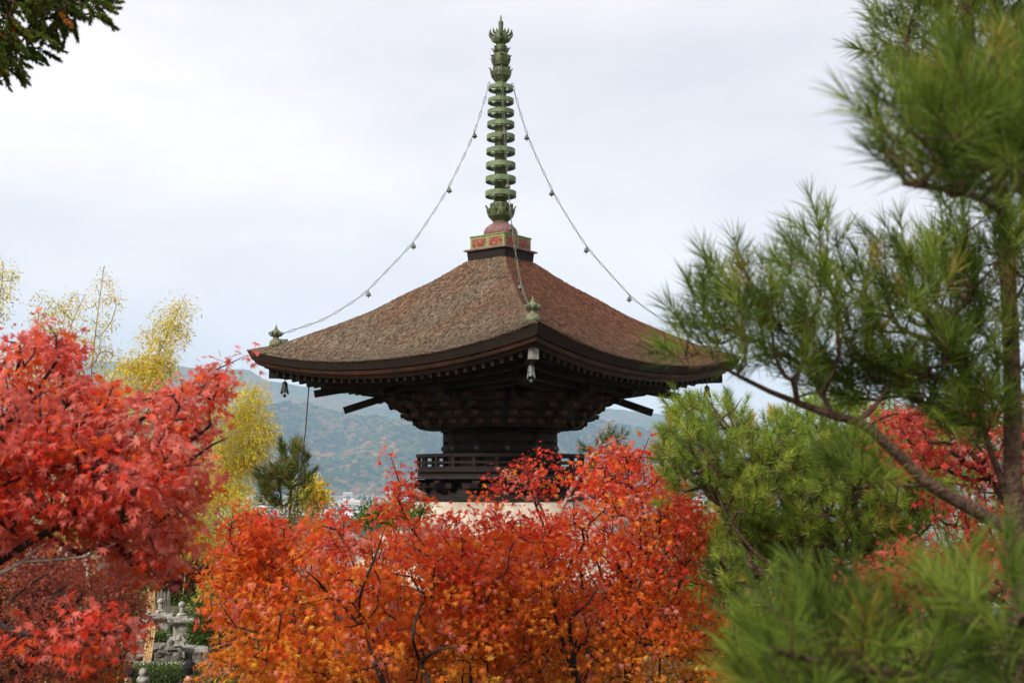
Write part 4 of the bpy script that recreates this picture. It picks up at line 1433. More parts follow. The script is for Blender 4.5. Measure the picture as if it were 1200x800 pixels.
# ------------------------------------------------------------------ pines
def needles(P0, D0, L0, n_per, nl, width, rng, a0=22, a1=58, cols=None, fwd=0.0, droop=0.0):
    n = len(P0)
    D0 = unit(D0)
    ax = unit(np.cross(D0, rng.normal(0, 1, (n, 3)))); bx = np.cross(D0, ax)
    t = rng.uniform(0, 1, (n, n_per)) ** 0.75
    th = rng.uniform(0, 2 * PI, (n, n_per))
    al = np.radians(rng.uniform(a0, a1, (n, n_per)) * (1.15 - 0.75 * t ** 3))
    perp = ax[:, None] * np.cos(th)[..., None] + bx[:, None] * np.sin(th)[..., None]
    dr = D0[:, None] * np.cos(al)[..., None] + perp * np.sin(al)[..., None]
    dr[..., 2] -= droop
    dr = unit(dr)
    ba = P0[:, None] + D0[:, None] * (t * L0[:, None])[..., None]
    ln = nl * rng.uniform(0.75, 1.15, (n, n_per))
    w = unit(np.cross(dr, rng.normal(0, 1, (n, n_per, 3)))) * (width / 2)
    v0 = ba - w; v1 = ba + w; mid = ba + dr * ln[..., None] * 0.55 
    mid[..., 2] += 0.015 * ln
    tip = ba + dr * ln[..., None]; tip[..., 2] -= 0.03 * ln
    V = np.stack([v0, v1, mid + w * 0.85, tip, mid - w * 0.85], 2).reshape(-1, 3)
    k = n * n_per
    T = (np.array([(0, 1, 2), (0, 2, 4), (4, 2, 3)])[None] + (np.arange(k) * 5)[:, None, None]).reshape(-1, 3)
    C = np.repeat(np.repeat(cols, n_per, 0) * rng.uniform(0.7, 1.3, (k, 1)), 5, axis=0)
    return V, T, C

def pine(name, label, base, limbs, polys, seed, nsh, shoot, nl, width, palette, w, grp, bark='bark_pine', tip=0.0035, upw=0.7, bf=0.25, ex=0.42, outv=None, a0=22, a1=58, droop=0.0, step=0.1, cap=0.03, seg=0.2, rnd=0.35):
    rng = np.random.default_rng(seed)
    t = Tree()
    for pts, r0, r1 in limbs: t.limb(pts, r0, r1, step)
    pts = np.concatenate([crown_points(pl, Y, th, n, rng, soft) for pl, Y, th, n, soft in polys])
    t.grow(pts, bf, 0.08, rng, seg)
    P0, D0 = t.dirs()
    D1 = unit(D0 + np.array([0, 0, upw]) + rng.normal(0, rnd, D0.shape) + (np.array(outv) if outv is not None else 0))
    cols = pick(palette, len(P0), rng, w)
    V, T, C = needles(P0, D1, rng.uniform(0.7, 1.2, len(P0)) * shoot, nsh, nl, width, rng, a0, a1, cols, droop=droop)
    th = thing(name, label, 'tree', base, 0, grp)
    mb = MB(); t.wood(mb, tip, ex, cap, minr=0)
    for p, d, l in zip(P0, D1, np.full(len(P0), shoot)):
        mb.tube([p, p + d * l * 0.95], [tip * 0.9, tip * 0.5], 3, cap=False)
    mb.shift(-Vector(base)); part('trunk', mb, M[bark], th, True)
    link('crown', tri_mesh('crown', V - np.array(base), T, M['needle'], np.clip(C, 0.003, 0.9)), th)
    return th
PG = [(0.100, 0.158, 0.020), (0.145, 0.205, 0.026), (0.20, 0.26, 0.038), (0.060, 0.100, 0.016), (0.30, 0.25, 0.045)]
PGW = [.3, .3, .18, .16, .06]
# near pine at right
YP = 4.0
bP = base_at(1215, YP)
limbP = [
    ([bP, P(1212, 1000, YP), P(1202, 760, YP), P(1192, 640, YP), P(1187, 560, YP), P(1186, 440, YP), P(1180, 300, YP), P(1176, 240, YP), P(1158, 160, YP), P(1138, 70, YP), P(1132, -20, YP), P(1128, -140, YP)], 0.046, 0.020),
    ([P(1190, 622, YP), P(1150, 602, 3.95), P(1110, 580, 3.85), P(1082, 562, 3.85), P(1050, 530, 3.8), P(1022, 504, 3.75), P(1005, 494, 3.75), P(975, 486, 3.75), P(935, 472, 3.75), P(900, 458, 3.75), P(868, 442, 3.65), P(842, 428, 3.65)], 0.024, 0.006),
    ([P(1005, 494, 3.75), P(1024, 478, 3.75), P(1040, 455, 3.8), P(1060, 430, 3.85), P(1075, 400, 3.85)], 0.010, 0.005),
    ([P(1186, 470, YP), P(1140, 458, 3.95), P(1090, 440, 3.85), P(1060, 432, 3.85), P(1036, 432, 3.85)], 0.012, 0.006),
    ([P(1082, 568, 3.85), P(1040, 569, 3.8), P(1005, 572, 3.75), P(985, 560, 3.75)], 0.008, 0.004),
    ([P(1190, 600, YP), P(1165, 540, 4.0), P(1152, 500, 4.0), P(1140, 470, 4.0)], 0.014, 0.008),
    ([P(1158, 160, YP), P(1110, 100, 3.85), P(1070, 70, 3.75), P(1035, 52, 3.75)], 0.012, 0.005),
    ([P(1138, 70, YP), P(1180, 40, 4.0), P(1230, 10, 4.0)], 0.012, 0.005),
    ([P(1178, 250, YP), P(1150, 232, 3.3), P(1110, 222, 2.7), P(1060, 215, 2.4)], 0.016, 0.006),
    ([P(1150, 232, 3.3), P(1180, 200, 2.9), P(1220, 160, 2.6)], 0.010, 0.005),
    ([P(1200, 740, YP), P(1150, 780, 3.2), P(1080, 790, 2.45), P(980, 780, 2.25), P(900, 760, 2.2)], 0.018, 0.006),
    ([P(1150, 780, 3.2), P(1180, 760, 2.45), P(1200, 720, 2.2)], 0.010, 0.005),
]
polyP = [
    ([(800, 400), (815, 350), (850, 325), (885, 318), (905, 345), (910, 440), (860, 440), (800, 430)], 3.65, 0.25, 64, 50),
    ([(905, 350), (930, 310), (965, 272), (985, 300), (1010, 340), (1000, 420), (960, 470), (905, 445)], 3.75, 0.28, 83, 50),
    ([(1010, 330), (1040, 285), (1075, 278), (1100, 300), (1150, 310), (1160, 420), (1100, 440), (1020, 440)], 3.85, 0.3, 118, 50),
    ([(930, 440), (1010, 440), (1110, 455), (1180, 480), (1150, 520), (1060, 470), (980, 478)], 3.95, 0.25, 81, 40),
    ([(1110, 320), (1230, 280), (1240, 560), (1170, 540), (1120, 460)], 4.15, 0.3, 81, 50),
    ([(975, 560), (1000, 540), (1050, 560), (1010, 590)], 3.75, 0.1, 16, 20),
    ([(1018, 70), (1030, 20), (1080, -20), (1240, -60), (1240, 150), (1150, 170), (1060, 130)], 3.85, 0.35, 175, 50),
    ([(1025, 190), (1060, 140), (1130, 90), (1240, 90), (1240, 240), (1160, 225), (1080, 232)], 2.45, 0.25, 83, 50),
    ([(886, 790), (915, 730), (965, 715), (1010, 722), (1040, 760), (1060, 850), (900, 850)], 2.25, 0.15, 34, 40),
    ([(1020, 750), (1080, 715), (1150, 690), (1240, 670), (1240, 850), (1040, 850)], 2.4, 0.25, 75, 40),
    ([(1040, -20), (1240, -60), (1240, 240), (1130, 190), (1060, 120)], 3.9, 0.3, 130, 40),
    ([(1040, 160), (1090, 110), (1160, 100), (1240, 110), (1240, 235), (1140, 225), (1070, 222)], 2.3, 0.2, 40, 40),
    ([(1085, 250), (1130, 225), (1240, 225), (1240, 330), (1150, 330), (1100, 300)], 3.8, 0.3, 42, 40),
    ([(1000, 430), (1180, 420), (1180, 470), (1100, 465), (1010, 450)], 3.9, 0.3, 40, 40),
]
pine('pine_tree', 'near green pine with a crooked bare limb reaching left in front of the roof corner', bP, limbP, polyP, 31, 50, 0.115, 0.092, 0.0024, PG, PGW,
     'pines on the slope', tip=0.0022, upw=1.0, ex=0.38, outv=(-0.35, -0.1, 0), cap=0.012)
# second pine further back
bQ = base_at(960, 9.6)
limbQ = [
    ([bQ, P(962, 900, 9.6), P(968, 760, 9.6), P(978, 690, 9.6), P(985, 650, 9.6), P(972, 618, 9.5), P(960, 590, 9.5), P(958, 540, 9.5), P(965, 490, 9.5)], 0.055, 0.012),
    ([P(985, 650, 9.6), P(930, 590, 9.4), P(895, 540, 9.3), P(862, 510, 9.3), P(846, 490, 9.3), P(830, 470, 9.3)], 0.022, 0.006),
    ([P(846, 490, 9.3), P(862, 478, 9.3), P(870, 465, 9.3)], 0.008, 0.004),
    ([P(978, 690, 9.6), P(900, 660, 9.3), P(850, 600, 9.2), P(838, 560, 9.2), P(836, 520, 9.2)], 0.022, 0.006),
    ([P(985, 650, 9.6), P(1030, 600, 9.5), P(1060, 570, 9.5), P(1085, 580, 9.5)], 0.02, 0.006),
]
PG2 = [(0.185, 0.265, 0.032), (0.25, 0.33, 0.043), (0.33, 0.39, 0.058), (0.11, 0.165, 0.025), (0.42, 0.34, 0.06)]
polyQ = [
    ([(774, 540), (785, 490), (800, 465), (830, 480), (850, 470), (890, 500), (940, 480), (980, 470), (1060, 490), (1110, 520), (1110, 600), (1050, 650), (980, 640), (930, 650), (860, 620), (838, 590), (812, 570), (790, 590)], 9.6, 0.9, 1000, 50),
    ([(826, 640), (850, 610), (960, 640), (1080, 640), (1120, 720), (1080, 860), (860, 860), (850, 720)], 9.9, 0.9, 760, 50),
]
pine('pine_tree', 'yellow-green pine with star-like tufts standing between the red maple and the near pine', bQ, limbQ, polyQ, 32, 85, 0.13, 0.085, 0.0036, PG2, [.32, .3, .16, .14, .08],
     'pines on the slope', tip=0.004, upw=0.9, a0=30, a1=75, cap=0.025)
# third pine behind it, closing the gaps
bR = base_at(1010, 14.0)
pine('pine_tree', 'dark green pine half hidden behind the yellow-green pine at right', bR, [([bR, P(1010, 760, 14), P(1012, 640, 14), P(1015, 540, 14), P(1018, 505, 14)], 0.10, 0.02)],
     [([(790, 600), (830, 560), (900, 540), (980, 520), (1060, 500), (1240, 500), (1260, 860), (830, 860), (800, 700)], 14.0, 1.5, 1300, 60)], 33, 60, 0.20, 0.12, 0.006, PG2, [.28, .16, .06, .45, .05],
     'pines on the slope', tip=0.006, upw=0.8, a0=30, a1=75, step=0.3, cap=0.05)
# small pine left of the pagoda
bS = base_at(338, 25.0)
pine('pine_tree', 'small young pine with upright tufts beside the hanging cable', bS, [([bS, P(337, 760, 25), P(338, 650, 25), P(341, 570, 25), P(343, 522, 25)], 0.09, 0.02)],
     [([(298, 590), (306, 565), (318, 553), (326, 540), (330, 530), (340, 522), (347, 520), (356, 538), (360, 556), (362, 572), (355, 588), (330, 596)], 25, 0.45, 75, 20)], 34, 60, 0.26, 0.20, 0.011,
     [(0.15, 0.17, 0.025), (0.18, 0.22, 0.035), (0.30, 0.24, 0.06), (0.08, 0.11, 0.02)], [.4, .3, .15, .15], 'pines on the slope', tip=0.010, upw=1.0, step=0.3, cap=0.05)
bS2 = base_at(700, 27.0)
pine('pine_tree', 'slender pine top peeping out right of the balcony beyond the bare limbs', bS2, [([bS2, P(698, 760, 27), P(697, 640, 27), P(697, 570, 27), P(698, 528, 27)], 0.09, 0.02)],
     [([(672, 552), (684, 540), (690, 526), (700, 518), (716, 508), (728, 512), (735, 540), (745, 580), (680, 580)], 27, 0.5, 60, 20)], 35, 60, 0.26, 0.20, 0.008,
     [(0.16, 0.23, 0.03), (0.22, 0.27, 0.04), (0.28, 0.26, 0.055)], [.4, .4, .2], 'pines on the slope', tip=0.010, upw=1.0, step=0.3, cap=0.05)

# cedar bough at the top left
bU = base_at(-420, 6.2)
limbU = [([bU, P(-420, 900, 6.2), P(-415, 400, 6.2), P(-412, 0, 6.2), P(-410, -300, 6.2), P(-408, -600, 6.2)], 0.20, 0.09),
         ([P(-411, -160, 6.2), P(-300, -130, 6.2), P(-180, -80, 6.1), P(-60, -45, 6.0), P(40, -20, 5.95), P(100, 2, 5.9)], 0.05, 0.008),
         ([P(-180, -80, 6.1), P(-90, -10, 6.0), P(-20, 30, 6.0), P(20, 55, 6.0)], 0.02, 0.006)]
pine('cedar_tree', 'dark drooping cedar bough hanging in from the upper left corner', bU, limbU,
     [([(-120, -60), (60, -70), (118, -24), (128, 2), (126, 14), (112, 20), (96, 14), (84, 22), (78, 40), (62, 38), (52, 58), (40, 62), (30, 78), (14, 82), (0, 84), (-120, 110)], 6.0, 0.4, 950, 20)],
     36, 130, 0.10, 0.026, 0.0055, [(0.075, 0.115, 0.016), (0.12, 0.155, 0.02), (0.19, 0.20, 0.028), (0.045, 0.065, 0.013), (0.36, 0.13, 0.025)], [.32, .27, .13, .23, .05],
     'cedar', tip=0.0025, upw=-0.75, a0=20, a1=60, step=0.2, cap=0.02, outv=(0.35, 0, 0), rnd=0.3)

# ------------------------------------------------------------------ bamboo
GB = [(0.72, 0.56, 0.045), (0.78, 0.64, 0.11), (0.56, 0.52, 0.06), (0.42, 0.43, 0.06), (0.72, 0.48, 0.04)]
def bamboo(label, base, culm, polys, seed, n_per, rad, leaf, w, r0=0.035):
    rng = np.random.default_rng(seed)
    t = Tree(); t.limb(culm, r0, 0.008, 0.25)
    pts = np.concatenate([crown_points(pl, Y, th, n, rng, soft) for pl, Y, th, n, soft in polys])
    t.grow(pts, 0.15, 0.10, rng, 0.4)
    pos, hd, nr, ix = sprays(pts, n_per, rad, rng, flat=0.35, droop=0.55)
    cl = pick(GB, len(pts), rng, w)[ix] * rng.uniform(0.7, 1.25, (len(pos), 1))
    V, T, C = place_leaves(pos, hd, nr, leaf * rng.uniform(0.6, 1.3, len(pos)), LANCE, LANCET, np.clip(cl, 0.01, 0.9))
    return finish('bamboo', label, 'bamboo', base, t, M['culm'], V, T, C, M['leaf_small'], 'yellowing bamboo', 0.004, 0.36, 0.03, wname='culm', cname='foliage')
def culm(px0, pts, Y):
    b = base_at(px0, Y)
    return b, [b] + [P(x, y, Y) for x, y in pts]
b, c = culm(118, [(112, 700), (104, 520), (107, 440), (113, 380), (122, 312)], 24)
bamboo('tall thin bamboo tip with sparse leaves rising highest over the crimson maple', b, c,
       [([(106, 350), (116, 312), (126, 304), (130, 330), (138, 350), (136, 370), (128, 385), (136, 420), (108, 430), (100, 400)], 24, 0.5, 60, 20), ([(104, 400), (136, 400), (130, 445), (104, 460)], 24, 0.5, 18, 20)], 41, 15, 0.18, 0.085, [.2, .35, .15, .15, .15])
b, c = culm(60, [(64, 700), (66, 520), (72, 430), (84, 380), (100, 345)], 23)
bamboo('leafy bamboo tip leaning right beside the highest thin one', b, c,
       [([(40, 356), (52, 342), (66, 352), (80, 340), (102, 338), (98, 380), (90, 420), (60, 400), (40, 380)], 23, 0.5, 80, 20)], 42, 17, 0.20, 0.085, [.25, .3, .15, .15, .15])
b, c = culm(140, [(150, 700), (160, 520), (175, 445), (192, 400), (218, 344)], 23)
bamboo('dense golden bamboo leaning right between the maple and the roof corner', b, c,
       [([(168, 400), (182, 370), (206, 356), (220, 340), (222, 360), (214, 385), (206, 415), (180, 440), (150, 430)], 23, 0.5, 130, 20), ([(120, 440), (150, 420), (200, 420), (205, 450), (180, 470), (130, 470)], 23, 0.6, 190, 20)], 43, 22, 0.24, 0.085, [.4, .25, .15, .08, .12])
b, c = culm(-6, [(-4, 700), (-6, 500), (-4, 400), (4, 312)], 22)
bamboo('bamboo tip cut off by the left edge above the crimson maple', b, c,
       [([(-30, 330), (2, 304), (16, 322), (12, 345), (6, 372), (-30, 380)], 22, 0.5, 70, 20)], 44, 16, 0.18, 0.085, [.25, .3, .15, .15, .15])
b, c = culm(235, [(244, 700), (262, 600), (278, 530), (290, 480), (300, 452)], 33)
bamboo('bright golden plume of bamboo in front of the hills left of the pine', b, c,
       [([(262, 500), (274, 470), (290, 456), (302, 444), (308, 470), (318, 490), (322, 520), (300, 545), (262, 550), (248, 530)], 33, 0.8, 420, 25), ([(228, 540), (300, 540), (292, 575), (250, 600), (222, 590)], 33, 0.8, 260, 25)], 45, 26, 0.30, 0.105, [.45, .2, .18, .07, .1])
b, c = culm(210, [(214, 700), (225, 620), (240, 560), (245, 500), (262, 440)], 32)
bamboo('olive bamboo clump behind the right tip of the crimson maple', b, c,
       [([(240, 470), (262, 440), (280, 436), (262, 470), (255, 520), (235, 540)], 32, 0.6, 60, 20), ([(214, 580), (290, 575), (300, 600), (280, 640), (240, 655), (205, 640)], 32, 0.8, 260, 25)], 46, 24, 0.31, 0.105, [.2, .1, .3, .28, .12])
b, c = culm(100, [(102, 700), (110, 600), (118, 540), (124, 480)], 21)
bamboo('yellow bamboo foliage glimpsed through the gaps of the crimson maple', b, c,
       [([(-40, 430), (20, 400), (60, 420), (120, 450), (180, 460), (230, 470), (240, 560), (220, 640), (100, 640), (-40, 600)], 21, 1.0, 520, 40)], 47, 18, 0.28, 0.11, [.35, .15, .2, .2, .1])

# ------------------------------------------------------------------ shrubs and hedges
def shrub(name, label, base, polys, seed, n_per, rad, leaf, palette, w, tmpl=(OVAL, OVALT), cat='shrub', grp=None, bark='bark_tree', flat=0.7, tip=0.004, stems=3, droop=0.2):
    rng = np.random.default_rng(seed)
    pts = np.concatenate([crown_points(pl, Y, th, n, rng, soft) for pl, Y, th, n, soft in polys])
    t = Tree()
    c = pts.mean(0)
    b = Vector(base)
    t.limb([b, b.lerp(Vector(c), 0.4), Vector(c)], 0.03, 0.012, 0.2)
    for k in range(stems - 1):
        q = pts[rng.integers(len(pts))]
        t.limb([b + Vector((rng.normal(0, .08), rng.normal(0, .08), 0)), b.lerp(Vector(q), 0.5), Vector(q)], 0.02, 0.008, 0.2)
    t.grow(pts, 0.2, 0.1, rng, 0.4)
    pos, hd, nr, ix = sprays(pts, n_per, rad, rng, flat=flat, droop=droop, tilt=0.8)
    cl = pick(palette, len(pts), rng, w)[ix] * rng.uniform(0.65, 1.3, (len(pos), 1))
    V, T, C = place_leaves(pos, hd, nr, leaf * rng.uniform(0.6, 1.3, len(pos)), *tmpl, np.clip(cl, 0.004, 0.9))
    return finish(name, label, cat, base, t, M[bark], V, T, C, M['leaf_small'], grp, tip, 0.40, 0.03, wname='stem', cname='foliage')
GREEN = [(0.045, 0.085, 0.018), (0.075, 0.13, 0.025), (0.03, 0.055, 0.014), (0.12, 0.18, 0.035)]
LIME = [(0.30, 0.34, 0.07), (0.42, 0.42, 0.13), (0.20, 0.26, 0.05), (0.10, 0.15, 0.03)]
shrub('ginkgo_tree', 'small bright yellow ginkgo beyond the cable in front of the town', base_at(366, 27), [([(350, 590), (354, 572), (366, 564), (376, 570), (384, 584), (376, 598), (356, 600)], 27, 0.4, 70, 15)], 51, 16, 0.18, 0.10,
      [(0.86, 0.62, 0.06), (0.88, 0.70, 0.13), (0.75, 0.50, 0.05)], None, cat='tree')
shrub('shrub', 'slim lime green sapling tip just left of the yellow ginkgo', base_at(350, 26.5), [([(344, 566), (350, 562), (354, 572), (352, 590), (346, 600)], 26.5, 0.2, 26, 15)], 52, 12, 0.14, 0.09, LIME, [.4, .2, .3, .1])
shrub('hedge_tree', 'bright green clipped tree top showing left of the plaster mound', base_at(458, 21), [([(420, 604), (424, 594), (438, 589), (462, 590), (480, 592), (502, 592), (508, 602), (470, 616), (420, 614)], 21, 0.6, 200, 12)], 53, 20, 0.10, 0.05,
      [(0.10, 0.19, 0.025), (0.15, 0.25, 0.035), (0.06, 0.12, 0.02)], None, cat='tree')
shrub('shrub', 'greyish brown almost leafless shrub between the small pine and the orange maple', base_at(345, 19), [([(305, 640), (320, 608), (345, 592), (380, 600), (410, 605), (400, 640), (360, 660), (310, 670)], 19, 0.6, 260, 20)], 54, 9, 0.15, 0.045,
      [(0.22, 0.13, 0.09), (0.28, 0.18, 0.13), (0.17, 0.13, 0.07), (0.30, 0.22, 0.06)], [.35, .3, .2, .15], bark='bark_pale', stems=6, tip=0.0045)
shrub('shrub', 'olive green bush below the hanging cable behind the orange maple', base_at(322, 20.5), [([(262, 660), (280, 625), (310, 600), (340, 600), (352, 625), (330, 680), (260, 690)], 20.5, 0.6, 240, 20)], 55, 16, 0.18, 0.07, [(0.10, 0.12, 0.03), (0.15, 0.17, 0.045), (0.06, 0.08, 0.02), (0.26, 0.22, 0.05)], None)
shrub('shrub', 'round dark green bush right of the stone monuments', base_at(238, 27), [([(222, 762), (224, 720), (232, 704), (250, 700), (268, 715), (276, 745), (270, 768), (230, 770)], 27, 0.7, 260, 20)], 56, 20, 0.17, 0.07, GREEN, [.4, .25, .25, .1])
shrub('shrub', 'variegated lime and cream shrub over the dark green bush', base_at(245, 28.5), [([(228, 712), (236, 690), (252, 684), (266, 700), (262, 726), (240, 722)], 28.5, 0.4, 80, 15)], 57, 14, 0.16, 0.09, LIME, [.35, .35, .2, .1])
shrub('shrub', 'yellow lime shrub left of the wooden boards', base_at(161, 30), [([(150, 726), (152, 706), (160, 696), (170, 700), (173, 722), (164, 734)], 30, 0.4, 80, 15)], 58, 14, 0.16, 0.09, LIME, [.45, .2, .25, .1])
shrub('shrub', 'tall green shrub behind the yellow lime one', base_at(155, 32), [([(140, 730), (144, 690), (152, 668), (164, 672), (176, 690), (190, 700), (240, 690), (240, 740), (150, 740)], 32, 0.5, 240, 15)], 59, 18, 0.24, 0.10, GREEN, [.35, .4, .1, .15])
shrub('shrub', 'small bush with pale yellow leaves in front of the weathered board fence', base_at(277, 22.6), [([(266, 785), (268, 768), (276, 760), (286, 768), (288, 790), (270, 796)], 22.6, 0.25, 30, 10)], 60, 9, 0.11, 0.075, [(0.70, 0.56, 0.16), (0.74, 0.62, 0.25), (0.5, 0.42, 0.08)], None)
shrub('shrub', 'feathery green plant at the right end of the weathered board fence', base_at(286, 22.2), [([(274, 806), (278, 784), (292, 778), (304, 790), (306, 812)], 22.2, 0.3, 60, 10)], 61, 14, 0.14, 0.07, GREEN, [.3, .3, .2, .2], tmpl=(LANCE, LANCET))
shrub('shrub', 'green bush low in the dark between the fine brown maple and the hedge', base_at(100, 17), [([(56, 775), (64, 756), (90, 752), (120, 756), (140, 768), (136, 810), (60, 810)], 17, 0.5, 100, 15)], 62, 14, 0.16, 0.06, GREEN, [.4, .3, .2, .1])
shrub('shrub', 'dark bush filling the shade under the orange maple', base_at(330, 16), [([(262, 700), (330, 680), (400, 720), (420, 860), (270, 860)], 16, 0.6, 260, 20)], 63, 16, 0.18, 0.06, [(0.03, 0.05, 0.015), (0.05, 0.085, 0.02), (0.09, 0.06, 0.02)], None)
shrub('shrub', 'mid green bush closing the gap between the fine-leaved maple and the yellow-green pine', base_at(835, 15), [([(770, 640), (800, 600), (850, 590), (900, 620), (910, 700), (900, 840), (780, 840)], 15, 0.7, 330, 20)], 65, 16, 0.2, 0.07, [(0.07, 0.12, 0.02), (0.11, 0.16, 0.03), (0.05, 0.08, 0.016), (0.16, 0.17, 0.035)], None)
shrub('shrub', 'dark evergreen backing thicket at the far left behind the fine brown maple', base_at(60, 38), [([(-80, 760), (-60, 650), (0, 600), (120, 600), (220, 620), (280, 640), (290, 700), (250, 740), (150, 760)], 38, 1.6, 620, 40)], 64, 16, 0.5, 0.16, [(0.03, 0.05, 0.015), (0.05, 0.08, 0.022), (0.08, 0.09, 0.03), (0.12, 0.06, 0.03)], None, tip=0.01)

def hedge(label, x0, x1, y0, y1, z0, z1, seed, leaf=0.045):
    """a clipped box hedge: a skin of small leaves over twigs and a dark box coloured as inner shade"""
    rng = np.random.default_rng(seed)
    base = Vector(((x0 + x1) / 2, (y0 + y1) / 2, z0))
    t = thing('hedge', label, 'hedge', base, 0, 'clipped hedges round the graves')
    lx, ly, lz_ = x1 - x0, y1 - y0, z1 - z0
    n = int((lx * lz_ * 2 + lx * ly + ly * lz_ * 2) * 900)
    fc = rng.choice(4, n, p=np.array([lx * lz_, lx * ly, ly * lz_, ly * lz_]) / (lx * lz_ + lx * ly + 2 * ly * lz_))
    u = rng.uniform(-0.5, 0.5, (n, 3))
    nr = np.zeros((n, 3))
    u[fc == 0, 1] = -0.5; nr[fc == 0] = (0, -1, 0)
    u[fc == 1, 2] = 0.5; nr[fc == 1] = (0, 0, 1)
    u[fc == 2, 0] = -0.5; nr[fc == 2] = (-1, 0, 0)
    u[fc == 3, 0] = 0.5; nr[fc == 3] = (1, 0, 0)
    pos = u * np.array([lx, ly, lz_]) + np.array([0, 0, lz_ / 2]) - nr * rng.uniform(-0.02, 0.09, (n, 1))
    pos += 0.03 * np.stack([noise_at(pos, 3, 1), noise_at(pos, 3, 2), noise_at(pos, 3, 3)], -1)
    hd = unit(nr * 0.6 + rng.normal(0, 0.7, (n, 3)) + np.array([0, 0, 0.3]))
    n2 = unit(nr + rng.normal(0, 0.6, (n, 3)))
    cl = pick([(0.07, 0.12, 0.022), (0.11, 0.17, 0.03), (0.045, 0.08, 0.018), (0.17, 0.22, 0.05)], n, rng, [.35, .3, .2, .15])
    V, T, C = place_leaves(pos, hd, n2, leaf * rng.uniform(0.7, 1.3, n), OVAL, OVALT, cl)
    link('foliage', tri_mesh('foliage', V, T, M['leaf_small'], C), t)
    mb = MB()
    for k in range(int(lx * 5) + 2):
        x = rng.uniform(-lx / 2 + .08, lx / 2 - .08); y = rng.uniform(-ly / 2 + .1, ly / 2 - .1)
        mb.tube([(x, y, -0.05), (x + rng.normal(0, .04), y, lz_ * 0.5), (x + rng.normal(0, .08), y + rng.normal(0, .05), lz_ * 0.9)], [0.014, 0.011, 0.006], 5)
    mb.box((0, 0, lz_ * 0.46), (lx - 0.22, ly - 0.22, lz_ * 0.86), m=1)  # solid dark box stands in for the shade inside the hedge
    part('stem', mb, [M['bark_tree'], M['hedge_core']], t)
    return t
M['hedge_core'] = mat_noise('painted inner shade', (0.012, 0.02, 0.008), (0.03, 0.04, 0.014), 30, 1.0, 1.0)

# ------------------------------------------------------------------ the graveyard at lower left
YG = 27.0
zt = P(200, 778, 25.0).z            # top of the front kerb
zbk = P(200, 757, 26.6).z           # top of the back terrace
xa, xb = P(148, 780, 25).x, P(247, 780, 25).x
# earth terrace
mb = MB()
mb.box(((xa + xb) / 2 - 0.5, 27.2, (zt - 0.12) / 2), (xb - xa + 3.2, 4.2, zt - 0.12))
mb.box(((P(180, 760, 27).x + P(300, 760, 27).x) / 2, 28.6, (zbk - 0.1) / 2), (P(300, 760, 27).x - P(180, 760, 27).x, 3.9, zbk - 0.1))
mb.box((P(100, 700, 32).x, 33.5, 0.9), (9, 5, 1.8))
tr = link('terrace_ground', mb.mesh('terrace_ground', [mat_noise('mossy earth', (0.05, 0.07, 0.02), (0.12, 0.10, 0.06), 5, 0.95, 0.5)]))
tag(tr, kind='structure')
def stone_beam(label, a, b, w, h, m='stone', seg=4):
    a = Vector(a); b = Vector(b)
    t = thing('stone_kerb', label, 'kerb', (a + b) / 2, 0, 'stone kerbs round the graves')
    c = (a + b) / 2
    for k in range(seg):
        p = a.lerp(b, (k + 0.015) / seg) - c; q = a.lerp(b, (k + 0.985) / seg) - c
        mb = MB(); mb.beam(p, q, w, h)
        part('slab', mb, M[m], t, bevel=0.02)
stone_beam('long pale stone kerb along the top of the front hedge', P(146, 779, 25.2), P(246, 780, 25.2), 0.34, 0.12, seg=3)
stone_beam('slanting dark stone kerb running up to the monuments', P(150, 778, 25.6), P(190, 758, 27.2), 0.35, 0.22, 'stone_dark', 3)
stone_beam('weathered grey stone kerb at the edge of the grass in front of the right monument', P(194, 760, 26.2), P(247, 762, 26.2), 0.40, 0.16, 'stone', 3)
mb = MB()
rng = np.random.default_rng(8)
wt = thing('stone_wall', 'rough dark retaining stones under the grass edge', 'wall', P(220, 776, 26.0), 0)
for i, (x, w) in enumerate(((188, 10), (199, 11), (210, 10), (221, 11), (233, 12), (243, 8))):
    c = P(x, 769, 26.1) - wt.location
    b = MB(); b.box(c, (w / F * 26, 0.35, 0.22), Matrix.Rotation(rng.normal(0, .05), 3, 'Y'), taper=0.93)
    part('stone_block', b, M['stone_dark'], wt, bevel=0.03)

